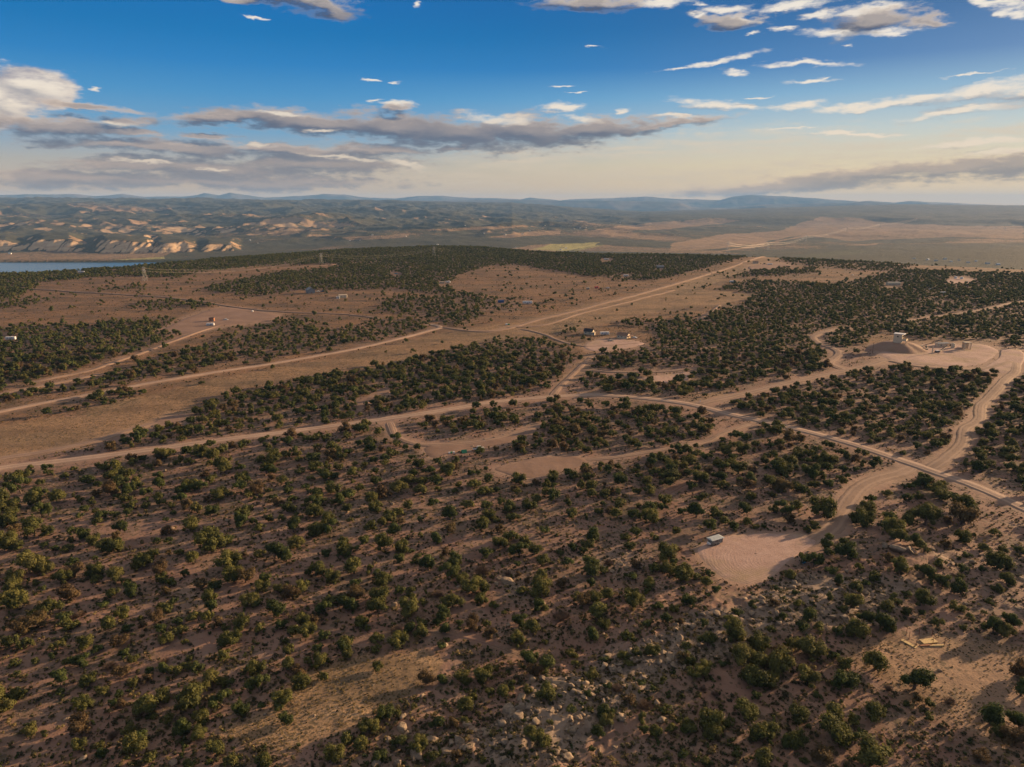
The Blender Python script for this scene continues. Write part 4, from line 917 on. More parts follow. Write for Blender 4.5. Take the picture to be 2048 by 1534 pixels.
def scatter(name, pts, scl, rot, idx, coll, label, cat=None):
    me_ = bpy.data.meshes.new(name+'_points'); me_.vertices.add(len(pts)); me_.vertices.foreach_set('co', np.asarray(pts, np.float32).ravel())
    a = me_.attributes.new('scl', 'FLOAT_VECTOR', 'POINT'); a.data.foreach_set('vector', np.asarray(scl, np.float32).ravel())
    a = me_.attributes.new('rot', 'FLOAT_VECTOR', 'POINT'); a.data.foreach_set('vector', np.asarray(rot, np.float32).ravel())
    a = me_.attributes.new('idx', 'INT', 'POINT'); a.data.foreach_set('value', np.asarray(idx, np.int32))
    o = link(name, me_); g = bpy.data.node_groups.new(name+'_scatter', 'GeometryNodeTree')
    g.interface.new_socket('Geometry', in_out='INPUT', socket_type='NodeSocketGeometry'); g.interface.new_socket('Geometry', in_out='OUTPUT', socket_type='NodeSocketGeometry')
    N = g.nodes; gi = N.new('NodeGroupInput'); go = N.new('NodeGroupOutput'); ci = N.new('GeometryNodeCollectionInfo'); ip = N.new('GeometryNodeInstanceOnPoints')
    ci.inputs['Collection'].default_value = coll; ci.inputs['Separate Children'].default_value = True; ci.inputs['Reset Children'].default_value = True
    def na(nm, t):
        q = N.new('GeometryNodeInputNamedAttribute'); q.data_type = t; q.inputs[0].default_value = nm
        return [s for s in q.outputs if s.enabled and s.name == 'Attribute'][0]
    lk = g.links.new
    mp = N.new('GeometryNodeMeshToPoints'); lk(gi.outputs[0], mp.inputs[0]); lk(mp.outputs[0], ip.inputs['Points'])
    lk(ci.outputs[0], ip.inputs['Instance']); ip.inputs['Pick Instance'].default_value = True
    lk(na('idx', 'INT'), ip.inputs['Instance Index']); lk(na('scl', 'FLOAT_VECTOR'), ip.inputs['Scale'])
    er = N.new('FunctionNodeEulerToRotation'); lk(na('rot', 'FLOAT_VECTOR'), er.inputs[0]); lk(er.outputs[0], ip.inputs['Rotation'])
    lk(ip.outputs[0], go.inputs[0])
    md = o.modifiers.new('scatter', 'NODES'); md.node_group = g
    return tag(o, label, cat, kind='stuff')

# places
trees = []                      # x, y, z, width
for (a, b_, w) in HAND:
    trees.append(ground_tree(a, b_, w*1.24))
hand_n = len(trees)
# the rest of the wood: jittered grid inside the traced areas
def candidates(cell, ymax, xs=1.0):
    gx, gy = np.meshgrid(np.arange(-1500, 1500, cell), np.arange(20, ymax+80, cell)); gx = gx.ravel(); gy = gy.ravel()
    gx = gx+RNG.uniform(-.48, .48, gx.size)*cell; gy = gy+RNG.uniform(-.48, .48, gy.size)*cell
    k = np.abs(np.arctan2(gx, gy)) < R(45); return gx[k], gy[k]
gx, gy = candidates(4.1, 1620)
d_ = np.hypot(gx, gy); k = ydepth(gx, gy) < edge_d(hcol(np.arctan2(gx, gy)))*1.12; gx, gy = gx[k], gy[k]
gz = H(gx, gy); px, py, dep = project(gx, gy, gz)
s = np.clip(260/dep, .15, 2); qx, qy = px+fbm(gx, gy, 22, 3, 140)*26*s, py+fbm(gx, gy, 22, 3, 141)*16*s
den = np.zeros(gx.size)
for q_ in range(4):
    j1 = fbm(gx, gy, 9, 2, 142+q_)*22*s+RNG.normal(0, 5, gx.size)*s; j2 = fbm(gx, gy, 9, 2, 152+q_)*12*s+RNG.normal(0, 3, gx.size)*s
    dq = np.zeros(gx.size)
    for dv, poly in F: dq = np.where(inpoly(qx+j1, qy+j2, poly), dv, dq)
    den += dq/4
cl = fbm(gx, gy, 26, 3, 150)
p_ = np.clip(den*.92+.95*cl*(den > .1)*(1.2-den*.8), 0, .98)*(den > 0)
p_ = np.where((den == 0) & (dep > 250), .035+.10*sstep(fbm(gx, gy, 45, 3, 158), .15, .5), p_)
p_ = np.where(inpoly(px, py, OPEN_PX), np.minimum(p_*.4, .05)+.006, p_)
keep = RNG.random(gx.size) < p_*np.where(den > .55, 1., .8)
for kk, (P, w) in road_world.items():
    m = keep & (gx > P[:, 0].min()-15) & (gx < P[:, 0].max()+15) & (gy > P[:, 1].min()-15) & (gy < P[:, 1].max()+15)
    ii = np.where(m)[0]
    if len(ii): keep[ii[polydist(gx[ii], gy[ii], [tuple(q) for q in P], closed=False) < w*.43+1.7]] = False
for kk, (poly, _) in PADS.items():
    keep &= ~inpoly(px, py, poly)
BLD_CLEAR = [(1790,680,40),(1870,695,70),(1930,690,25),(421,649,16),(424,638,12),(622,583,16),(683,594,14),(891,567,14),(1003,604,10),(1054,606,14),(1180,662,20),(1210,667,16),(1249,672,18),(1465,562,10),(1785,568,20),(1920,556,24),(1213,520,12),(1252,552,10),(20,678,16),(162,545,8),(790,548,10),(1320,535,8)]
for (a, b_, r_) in BLD_CLEAR: keep &= ~((np.abs(px-a) < r_) & (py-b_ > -3) & (py-b_ < r_*.5))
keep &= (np.hypot(gx-mx, gy-my) > 19)
inhand = (py > 1052) & (px > -4) & (px < 2052) | ((py > 1002) & (px > 1348) & (px < 2052)); keep &= ~inhand
gx, gy, gz, dep = gx[keep], gy[keep], gz[keep], dep[keep]
tw = RNG.uniform(2.6, 5.2, gx.size)*(1+.25*fbm(gx, gy, 60, 2, 160))
tw *= np.where((np.arange(gx.size) % 3) == 0, .62, 1.)
rest = [(float(a), float(b_), float(c_), float(w)) for a, b_, c_, w in zip(gx, gy, gz, tw)]
allt = trees+rest; A_ = np.array(allt)
pxa, pya, depa = project(A_[:, 0], A_[:, 1], A_[:, 2])
vis = (pxa > -15) & (pxa < 2063) & (pya < 1560) & (pya > 0); size = A_[:, 3]/depa*vis
order = np.argsort(-size); IND = order[:296]; others = order[296:]
# ---- landmarks for the labels
LM = [('the camping trailer',1432,1085),('the subject clearing',1082,935),('the loose lumber',1845,1285),('the lit sandstone outcrop',1120,1370),('the three round boulders',805,1450),
 ('the tilted outcrop',1010,1165),('the pale flat slabs',1795,1100),('the grassy clearing',760,1350),('the road junction',1858,938),('the bottom right corner',2048,1534),('the bottom left corner',0,1534),
 ('the bottom edge middle',1024,1534),('the left edge middle',0,1200),('the blue tarp',1607,1122),('the driveway bend',1700,1000),('the rubble slope',1650,1200),('the curved footpath',430,1280),('the sandy flat',1700,1400),('the dark brush heap',1500,1180),
 ('the pale dead tree',445,1335),('the right edge middle',2048,1180),('the bottom pale boulder',760,1520),('the lone small boulder',890,1290),('the alkali patch',1290,1240),('the open sandy strip',330,1390),('the rocky shelf',250,1180),('the dry draw',950,1400),('the shaded slope',600,1200)]
LMW = np.array([[float(v) for v in hit(float(a), float(b_))[:2]] for _, a, b_ in LM])
ORD = ['nearest','second nearest','third nearest','fourth nearest','fifth nearest','sixth nearest','seventh nearest','eighth nearest','ninth nearest','tenth nearest']+[f'{i}th nearest' for i in range(11, 60)]
def side_of(dx, dy):
    a = math.degrees(math.atan2(dy, dx)) % 360
    return ['right of', 'beyond', 'left of', 'in front of'][int(((a+45) % 360)//90)]
def labels_for(pts, noun, desc):
    """one label each: look, rank among its look-alikes, side and landmark"""
    res = [None]*len(pts); bk = {}
    for i, (x_, y_) in enumerate(pts):
        dd = np.hypot(LMW[:, 0]-x_, LMW[:, 1]-y_); j = int(dd.argmin())
        bk.setdefault((j, side_of(x_-LMW[j, 0], y_-LMW[j, 1]), desc[i]), []).append((float(dd[j]), i))
    for (j, sd, ds), L_ in bk.items():
        L_.sort()
        for r_, (_, i) in enumerate(L_):
            res[i] = (f'{ds} {noun} nearest {sd} {LM[j][0]}' if r_ == 0 else f'{ORD[r_]} {ds} {noun} {sd} {LM[j][0]}')
    return res
NTH = ['first','second','third','fourth','fifth','sixth','seventh','eighth','ninth','tenth','eleventh','twelfth','thirteenth','fourteenth','fifteenth','sixteenth','seventeenth','eighteenth','nineteenth','twentieth']+[f'{i}th' for i in range(21, 60)]
TONE = ['dark green', 'olive green', 'yellow green', 'rusty brown']
g = random.Random(5); ind = []
for n_, i in enumerate(IND):
    x_, y_, z_, w_ = allt[i]; v = g.randrange(11) if g.random() < .94 else 11; ind.append((x_, y_, z_, w_, v))
desc = [('large ' if w_ > 6 else 'small ' if w_ < 3.6 else 'medium ')+TONE[NEARM[v][2]] for (_, _, _, w_, v) in ind]
labs = labels_for([(q[0], q[1]) for q in ind], 'juniper', desc)
for (x_, y_, z_, w_, v), lb in zip(ind, labs):
    cm, tm, tone, sq = NEARM[v]; w_ *= 1.12
    r0 = bpy.data.objects.new('juniper_tree', None); COL.objects.link(r0); r0.empty_display_size = .5
    r0.location = (x_, y_, z_); r0.rotation_euler = (0, 0, g.random()*6.283); r0.scale = (w_*g.uniform(.92, 1.1), w_*g.uniform(.92, 1.1), w_*g.uniform(.88, 1.12))
    tag(r0, lb, 'tree', 'junipers scattered over the near slope')
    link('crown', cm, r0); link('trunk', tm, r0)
rs = A_[others]; dr = depa[others]
nearm = dr < 420
for nm, mk, coll, nv, lb in (('juniper_woodland', nearm, src_mid, 9, 'junipers and pinyons of the woodland beyond the nearest ones'), ('distant_woodland', ~nearm, src_far, 6, 'far woodland of small dark trees on the plateau')):
    q = rs[mk]; n = len(q)
    sc_ = q[:, 3:4]*RNG.uniform(.95, 1.3, (n, 1))*np.column_stack([RNG.uniform(.85, 1.2, n), RNG.uniform(.85, 1.2, n), RNG.uniform(.75, 1.1, n)])
    scatter(nm, q[:, :3]-[0, 0, .05], sc_, np.column_stack([np.zeros(n), np.zeros(n), RNG.random(n)*6.283]), RNG.integers(0, nv, n), coll, lb)
print('trees', len(allt), 'individual', len(IND))
# bare shrubs
BM = [bare_mesh(500+k, M_DEAD) for k in range(3)]
bs = [ground_tree(a, b_, w) for a, b_, w in BARE]
bl_ = labels_for([(q[0], q[1]) for q in bs], 'leafless shrub', ['grey brown']*len(bs))
for k, ((x_, y_, z_, w_), lb) in enumerate(zip(bs, bl_)):
    o = link('bare_shrub', BM[k % 3], None, (x_, y_, z_), g.random()*6.28); o.scale = (w_*1.15,)*3
    tag(o, lb, 'shrub', 'leafless brown shrubs among the junipers')
# low scrub and dry tufts
n = 130000
a = RNG.uniform(R(-41), R(41), n); dd = 85*(13**RNG.random(n)); sx, sy = dd*np.sin(a), dd*np.cos(a); sz = H(sx, sy)
px, py, dep = project(sx, sy, sz)
m = fbm(sx, sy, 18, 3, 170) > -.25+.6*RNG.random(n)-.28
for kk, (P, w) in road_world.items():
    ii = np.where(m & (sx > P[:, 0].min()-12) & (sx < P[:, 0].max()+12) & (sy > P[:, 1].min()-12) & (sy < P[:, 1].max()+12))[0]
    if len(ii): m[ii[polydist(sx[ii], sy[ii], [tuple(q) for q in P], closed=False) < w*.5+.8]] = False
for kk, (poly, _) in PADS.items(): m &= ~inpoly(px, py, poly)
m &= np.hypot(sx-mx, sy-my) > 18
sx, sy, sz, px, py = sx[m], sy[m], sz[m], px[m], py[m]; n = len(sx)
gr = inpoly(px, py, OPEN_PX) | inpoly(px, py, [(640,1340),(720,1310),(830,1290),(900,1320),(860,1370),(760,1420),(700,1460),(560,1500),(440,1470),(560,1400),(600,1350)]) | inpoly(px, py, [(1700,1290),(1800,1270),(1940,1275),(2048,1290),(2300,1400),(2300,1534),(2000,1500),(1850,1420),(1760,1370),(1680,1320)])
si = np.where(gr, RNG.choice([4, 5, 4, 5, 0, 3], n), RNG.choice([0, 1, 2, 3, 0, 4], n)); ss = np.where(gr, RNG.uniform(.25, .6, n), .3+1.3*RNG.random(n)**3.2)
scatter('scrub', np.column_stack([sx, sy, sz-.02]), np.column_stack([ss, ss, ss*RNG.uniform(.7, 1.1, n)]), np.column_stack([np.zeros(n), np.zeros(n), RNG.random(n)*6.28]), si, src_scrub, 'low dark scrub and dry grass tufts between the trees')
# boulders
rk = [ground_tree(a, b_, w) for a, b_, w in ROCKS]; hr = len(rk)
n = 90000; a = RNG.uniform(R(-40), R(41), n); dd = 85*(3.2**RNG.random(n)); sx, sy = dd*np.sin(a), dd*np.cos(a); sz = H(sx, sy); px, py, dep = project(sx, sy, sz)
rd_ = np.zeros(n)
for dv, poly in RUB: rd_ = np.where(inpoly(px+fbm(sx, sy, 8, 2, 180)*30, py+fbm(sx, sy, 8, 2, 181)*20, poly), np.maximum(rd_, dv), rd_)
m = RNG.random(n) < np.maximum(rd_*(.35+.8*fbm(sx, sy, 9, 2, 182)), .006)
m &= ~inpoly(px, py, PADS['trailer'][0])
sx, sy, sz = sx[m], sy[m], sz[m]; n = len(sx); ss = .25+1.5*RNG.random(n)**6
bigi = np.argsort(-ss)[:110]
for i in bigi: rk.append((float(sx[i]), float(sy[i]), float(sz[i]), float(ss[i]*1.25)))
sm = np.ones(n, bool); sm[bigi] = False
sx, sy, sz, ss = sx[sm], sy[sm], sz[sm], ss[sm]; n = len(sx); print('stones', n)
scatter('rubble', np.column_stack([sx, sy, sz-.12*ss]), np.column_stack([ss, ss*RNG.uniform(.5, 1.3, n), ss*RNG.uniform(.5, 1.2, n)]), np.column_stack([RNG.uniform(-.3, .3, n), RNG.uniform(-.3, .3, n), RNG.random(n)*6.28]), RNG.integers(0, 6, n), src_rock, 'loose sandstone rubble along the broken ledge')
rdsc = [('broad ' if q[3] > 4 else 'small ' if q[3] < 2 else 'squat ')+'tan sandstone' for q in rk]
rl = labels_for([(q[0], q[1]) for q in rk], 'boulder', rdsc)
for k, ((x_, y_, z_, w_), lb) in enumerate(zip(rk, rl)):
    o = link('boulder', ROCKM[k % 10], None, (x_, y_, z_-.13*w_), g.random()*6.28)
    o.scale = (w_*g.uniform(.85, 1.1), w_*g.uniform(.8, 1.15), w_*g.uniform(.6, 1.0)*(.55 if w_ > 5 else 1)); tag(o, lb, 'boulder', 'sandstone boulders on the near slope')

# ---------------------------------------------------------------- things people left here
def at_px(a, b_):
    x_, y_, z_ = hit(float(a), float(b_)); return float(x_), float(y_), float(z_)
def root(name, label, cat, a, b_, rz=0., group=None, dz=0., sc=.75):
    x_, y_, z_ = at_px(a, b_); o = bpy.data.objects.new(name, None); COL.objects.link(o)
    o.location = (x_, y_, z_+dz); o.rotation_euler = (0, 0, rz); o.scale = (sc, sc, sc); return tag(o, label, cat, group)
def windows(o, spec, m_=M_GLASS, nm='window'):
    for (c_, sz) in spec: MB().box(c_, sz).build(nm, m_, o)
def wheel(o, x_, y_, r_=.36, w_=.22, name='wheel'):
    t = MB().tube((x_, y_-w_/2, r_), (x_, y_+w_/2, r_), r_, n=18).build(name, M_RUBBER, o)
    MB().tube((x_, y_-w_/2-.015, r_), (x_, y_+w_/2+.015, r_), r_*.5, n=12).build('rim', M_STEEL, t); return t
# --- camping trailer on the pad
def camper():
    o = root('camping_trailer', 'grey camping trailer with pale overhanging roof parked on the reddish oval clearing', 'trailer', 1430, 1088, R(28), sc=.84)
    mb = MB(); mb.box((0, 0, 1.25), (4.3, 2.15, 1.5), bev=.12); mb.box((0, 0, .55), (4.0, 1.9, .12)); mb.build('body', M_BODY, o)
    mb = MB()
    L, Wd, z0 = 2.5, 1.35, 2.02
    P = [(-L,-Wd,z0),(L,-Wd,z0+.05),(L,Wd,z0+.05),(-L,Wd,z0),(-L,-Wd,z0+.09),(L,-Wd,z0+.14),(L,Wd,z0+.14),(-L,Wd,z0+.09),(-L*.85,0,z0+.34),(L*.7,0,z0+.42)]
    mb.add(P, [(3,2,1,0),(0,1,5,4),(2,3,7,6),(1,2,6,5),(3,0,4,7),(4,5,9,8),(6,7,8,9),(5,6,9),(7,4,8)]); mb.build('roof', M_ROOFT, o)
    for s in (-1, 1):
        for x_ in (-.35, .45): wheel(o, x_, s*1.0)
        MB().box((.05, s*1.09, .86), (1.9, .14, .1), bev=.03).build('fender', M_STEEL, o)
        for k in range(5): MB().box((-1.5+.42*k, s*1.09, 1.35), (.09, .03, 1.1)).build('side_rib', M_STEEL, o)
    MB().box((1.1, -1.09, 1.2), (.62, .04, 1.25)).build('door', M_GREY, o)
    windows(o, [((-.5, -1.085, 1.55), (1.0, .04, .4)), ((-.5, 1.085, 1.55), (1.0, .04, .4))])
    mb = MB(); mb.tube((-2.1, -.75, .5), (-3.4, 0, .5), .05, n=6); mb.tube((-2.1, .75, .5), (-3.4, 0, .5), .05, n=6); mb.tube((-3.3, 0, 0), (-3.3, 0, .75), .04, n=8); mb.build('hitch', M_STEEL, o)
    MB().box((-2.55, 0, .82), (.6, 1.3, .5), bev=.05).build('front_box', M_WHITE, o)
    sp = MB().tube((2.16, 0, 1.3), (2.38, 0, 1.3), .42, n=18).build('spare_wheel', M_RUBBER, o)
camper()
# --- lumber and stakes
def board(label, a, b_, L, Wd, rz, hgt, m_=M_WOOD, n=1):
    o = root('lumber_stack', label, 'lumber', a, b_, rz, 'lumber lying on the sandy flat', sc=1.); 
    for k in range(n):
        mb = MB(); mb.box((0, 0, .06+k*hgt*1.1), (L, Wd, hgt), bev=.01, rz=.03*k); mb.build('board', m_, o)
board('square yellow plywood sheets lying among the stakes', 1857, 1283, 3.2, 1.5, .12, .05, n=3)
board('narrow yellow plywood sheet lying apart beside the stakes', 1818, 1288, 3.1, .8, R(-62), .05, n=2)
board('long yellow beams in front of the square plywood', 1873, 1292, 3.0, .42, .0, .12, n=2)
board('reddish beams next to the long yellow beams', 1851, 1292, 2.4, .38, .08, .12, M_WOODR, n=2)
SK = [(1812,1270),(1838,1268),(1864,1271),(1818,1278),(1831,1293),(1865,1290),(1888,1292)]
SL = ['rusty stake at the far corner of the stake outline','rusty stake between the two far corner stakes','rusty stake behind the square plywood','rusty leaning stake above the narrow plywood','rusty stake at the lower end of the narrow plywood','rusty stake in front of the square plywood','rusty stake at the end of the long yellow beams']
for (a, b_), lb in zip(SK, SL):
    o = root('steel_stake', lb, 'stake', a, b_, 0, 'rusty stakes around the lumber', sc=1.)
    MB().tube((0, 0, -.1), (g.uniform(-.1, .1), g.uniform(-.08, .08), 1.75), .05, .045, 8).build('rod', M_RUST, o)
    MB().box((0, 0, .05), (.22, .22, .05)).build('foot_plate', M_RUST, o)
o = root('blue_tarp', 'crumpled blue tarp tucked under the junipers beside the oval clearing', 'tarp', 1607, 1126, .5)
xx, yy = np.meshgrid(np.linspace(-.8, .8, 14), np.linspace(-.6, .6, 12)); zz = .25+.25*fbm(xx*4, yy*4, 1.5, 3, 190)+.35*np.exp(-((xx)**2+yy**2)*3)
link('sheet', new_mesh('sheet', np.stack([xx, yy, zz], -1).reshape(-1, 3), grid_faces(12, 14), [M_TARP], True), o)
# --- houses, trailers, vehicles
def house(label, a, b_, rz, L, Wd, hw, hr, mw, mr, porch=False, wins=3, group=None, cat='house', name='house'):
    o = root(name, label, cat, a, b_, rz, group)
    MB().walls((0, 0, -.3), L, Wd, hw+.3, hr).build('wall', mw, o)
    rf = MB().gable((0, 0, 0), L, Wd, hw, hr+.02, .4).build('roof', mr, o)
    MB().box((L*.2, Wd*.12, hw+hr*.8), (.5, .5, 1.2)).build('chimney', M_GREY, rf)
    for s in (-1, 1):
        for k in range(wins):
            x_ = (k+.5)/wins*L-L/2
            w_ = MB().box((x_, s*(Wd/2+.03), hw*.58), (.95, .08, .9)).build('window', M_GLASS, o)
            MB().box((x_, s*(Wd/2+.02), hw*.58), (1.15, .06, 1.1)).build('frame', M_WHITE, w_)
    MB().box((L/2+.03, 0, 1.0), (.08, 1.0, 2.1)).build('door', M_BROWN, o)
    if porch:
        MB().box((L/2+1.2, 0, .3), (2.4, Wd*.9, .18)).build('deck', M_WOOD, o)
        for s in (-1, 1): MB().box((L/2+2.2, s*Wd*.4, 1.4), (.16, .16, 2.2)).build('post', M_WOOD, o)
        MB().box((L/2+1.2, 0, 2.6), (2.7, Wd, .14)).build('porch_roof', mr, o)
    return o
def caravan(label, a, b_, rz, L=7, m_=None, stripe=None, group='white trailers and motorhomes on the plateau', Wd=2.4, hh=2.3):
    o = root('travel_trailer', label, 'trailer', a, b_, rz, group)
    MB().box((0, 0, .6+hh/2), (L, Wd, hh), bev=.18).build('body', m_ or M_WHITE, o)
    for s in (-1, 1):
        windows(o, [((-L*.25, s*(Wd/2+.01), .6+hh*.62), (1.1, .05, .6)), ((L*.2, s*(Wd/2+.01), .6+hh*.62), (1.3, .05, .6))])
        MB().box((0, s*(Wd/2+.02), .6+hh*.25), (L*.92, .03, .22)).build('stripe', stripe or M_GREY, o)
        for x_ in (-.45, .45): wheel(o, x_, s*(Wd/2-.15), .38, .2)
    MB().box((L*.02, -(Wd/2+.01), 1.5), (.7, .06, 1.7)).build('door', M_GREY, o)
    mb = MB(); mb.tube((L/2, -.6, .6), (L/2+1.2, 0, .6), .06, n=6); mb.tube((L/2, .6, .6), (L/2+1.2, 0, .6), .06, n=6); mb.build('hitch', M_STEEL, o)
    MB().box((L*.1, 0, .6+hh+.1), (.9, .7, .25), bev=.05).build('roof_vent', M_WHITE, o); return o
def truck(label, a, b_, rz, m_=M_WHITE, group='vehicles parked on the plateau'):
    o = root('pickup_truck', label, 'truck', a, b_, rz, group)
    mb = MB(); mb.box((0, 0, .85), (5.3, 1.9, .65), bev=.12); mb.build('body', m_, o)
    c_ = MB().box((.3, 0, 1.5), (2.2, 1.7, .7), taper=(.75, .88)).build('cab', m_, o)
    windows(o, [((.3, s*.8, 1.48), (1.5, .12, .38)) for s in (-1, 1)]+[((1.28, 0, 1.5), (.14, 1.3, .36))])
    for x_ in (-1.6, 1.7):
        for s in (-1, 1): wheel(o, x_, s*.88, .38, .24)
    for s in (-1, 1): MB().box((2.64, s*.68, .95), (.06, .3, .18)).build('headlight', M_GLASS, o)
    MB().box((-1.6, 0, 1.2), (1.9, 1.5, .04)).build('cargo_bed', M_RUBBER, o); return o
def tank(label, a, b_, r_=1.3, hh=2.6, m_=M_WHITE, group='storage tanks'):
    o = root('storage_tank', label, 'tank', a, b_, 0, group)
    MB().tube((0, 0, 0), (0, 0, hh), r_, n=24).build('drum', m_, o); MB().tube((0, 0, hh), (0, 0, hh+.5), r_, r_*.3, 24).build('lid', m_, o); return o
def shed(label, a, b_, rz, L, Wd, hh, mw, mr, slope=.3, dz=0., name='shed', cat='shed'):
    o = root(name, label, cat, a, b_, rz, None, dz); mb = MB(); x_, y_ = L/2, Wd/2
    mb.add([(-x_,-y_,-.2),(x_,-y_,-.2),(x_,y_,-.2),(-x_,y_,-.2),(-x_,-y_,hh),(x_,-y_,hh+slope),(x_,y_,hh+slope),(-x_,y_,hh)], [(3,2,1,0),(4,5,6,7),(0,1,5,4),(1,2,6,5),(2,3,7,6),(3,0,4,7)]); mb.build('wall', mw, o)
    mb = MB(); e = .3
    mb.add([(-x_-e,-y_-e,hh+.0),(x_+e,-y_-e,hh+slope),(x_+e,y_+e,hh+slope),(-x_-e,y_+e,hh),(-x_-e,-y_-e,hh+.15),(x_+e,-y_-e,hh+slope+.15),(x_+e,y_+e,hh+slope+.15),(-x_-e,y_+e,hh+.15)], [(3,2,1,0),(4,5,6,7),(0,1,5,4),(1,2,6,5),(2,3,7,6),(3,0,4,7)]); mb.build('roof', mr, o)
    MB().box((L*.25, -y_-.02, 1.), (.9, .06, 2.)).build('door', M_GREY, o)
    windows(o, [((-L*.2, -y_-.02, hh*.6), (.9, .06, .7))]); return o
house('cream gabled house with black roof beside a cluster of sheds', 1178, 668, R(-25), 8, 6, 2.9, 2.1, M_CREAM, M_BLACKR, wins=2)
shed('small cream shed in front of the black roofed house', 1186, 670, R(-20), 3.4, 2.6, 2.3, M_CREAM, M_CREAM)
caravan('white motorhome with dark windows between the black roofed and brown roofed houses', 1209, 670, R(5), 8, stripe=M_BLUE)
house('brown roofed cabin with pale walls and a porch at the end of its drive', 1247, 676, R(-32), 9.5, 7.5, 3.0, 1.8, M_CREAM, M_BROWN, porch=True, wins=3)
truck('white pickup to the right of the brown roofed cabin', 1268, 677, R(-15))
truck('pale pickup standing alone on the cabin lot', 1221, 683, R(4), M_CREAM)
shed('dark roofed wooden hut behind the white box trailer in the bare field', 424, 643, R(10), 4.6, 4., 3.6, M_WOODR, M_BLACKR)
caravan('white box trailer casting a long shadow in the bare field', 421, 652, R(8), 7)
truck('white truck at the far side of the hut in the bare field', 451, 641, R(20))
tank('small white tank beside the field track', 505, 624, 1.0, 1.5, group=None)
house('grey gabled barn at the edge of the wood with trucks beside it', 621, 586, R(-60), 12, 9, 4.5, 3.0, M_GREY, M_GREY, wins=2, name='barn', cat='barn')
truck('white truck parked nearest to the grey barn', 636, 584, R(4)); truck('pale blue truck at the outer end beside the grey barn', 645, 584, R(4), M_BLUE)
shed('long cream building among trees past the grey barn', 686, 595, R(10), 10, 6, 3.2, M_CREAM, M_CREAM); shed('small cream shed at the end of the long cream building', 676, 597, R(10), 4, 3.5, 2.5, M_WHITE, M_TAN)
shed('small cream hut next to the white trailer at the wood edge', 884, 567, R(5), 7, 3, 2.6, M_CREAM, M_CREAM); caravan('white trailer at the wood edge beside the cream hut', 896, 566, R(-5), 7)
truck('pale blue vehicle on the lit clearing inside the far wood', 792, 548, R(3), M_TARP)
o = root('cargo_container', 'dark blue cargo container by the junipers of the white motorhome', 'container', 1002, 605, R(4))
MB().box((0, 0, 1.4), (7., 2.6, 2.7), bev=.05).build('body', M_BLUE, o)
for k in range(9): MB().box((-3.1+k*.78, -1.33, 1.4), (.12, .06, 2.4)).build('side_rib', M_BLUE, o)
MB().box((3.52, 0, 1.4), (.06, 2.2, 2.3)).build('door', M_GREY, o)
caravan('long white motorhome with blue stripe near the sandy corridor', 1055, 608, R(2), 11, stripe=M_BLUE, hh=2.9)
truck('red pickup among the small trees by the corridor', 1200, 579, R(12), M_RED); caravan('short red trailer behind the red pickup', 1193, 577, R(10), 5, M_RED); truck('white car at the far side of the red pickup', 1215, 577, R(5)); caravan('small cream trailer at the near end of the corridor camp', 1176, 579, R(8), 4.5, M_CREAM)
caravan('white trailer alone below the far wood', 1252, 553, R(3), 8); caravan('white trailer in a gap of the far wood near the rim', 1213, 520, R(2), 10); house('grey house in the small clearing left of the corridor', 1320, 536, R(6), 12, 7, 3, 1.6, M_GREY, M_GREY, wins=2)
caravan('white trailer at the end of the sandy strip', 1465, 565, R(5), 9); caravan('white trailer on the far bare lot', 1540, 530, R(4), 9); truck('dark truck left of the trailer on the far bare lot', 1527, 529, R(10), M_GREY); house('pale house at the end of the corridor', 1511, 527, R(10), 9, 6, 3, 1.6, M_CREAM, M_BROWN, wins=2)
truck('white truck alone in the open scrub', 1705, 551, R(60))
house('long cream building deep in the right wood', 1786, 570, R(3), 18, 7, 3, 1.5, M_CREAM, M_CREAM, wins=4); 
tank('white tank on the left of the pair above the tank lot', 1911, 558, 2.2, 3.6); tank('white tank on the right of the pair above the tank lot', 1923, 559, 2.2, 3.6)
truck('pale truck in front of the two tanks', 1934, 565, R(5)); truck('white truck in the wood below the tank lot', 1861, 579, R(5)); caravan('white trailer among trees under the tank lot', 1886, 588, R(2), 7)
caravan('white caravan in the wood at the left edge of the view', 22, 680, R(6), 8); truck('white truck beside the caravan at the left edge', 64, 678, R(5))
caravan('white trailer in the rim wood above the left field', 163, 546, R(2), 10); house('pale house on the rim near the lake', 136, 540, R(4), 10, 7, 3, 1.6, M_CREAM, M_BROWN, wins=2); house('low pale house on the rim under the lake tip', 216, 533, R(2), 14, 7, 3, 1.4, M_WHITE, M_TAN, wins=3); house('reddish house on the rim beside the lake tip', 298, 526, R(4), 12, 8, 3, 2, M_WOODR, M_BROWN, wins=2)
o = root('utility_box', 'green and white utility box beside the corridor track', 'utility box', 1013, 650, .2)
MB().box((0, 0, .8), (1.8, 1.4, 1.6), bev=.05).build('cabinet', M_WHITE, o); MB().box((2.2, 0, .6), (1.8, 1.5, 1.2), bev=.05).build('hatch', M_GREEN, o)
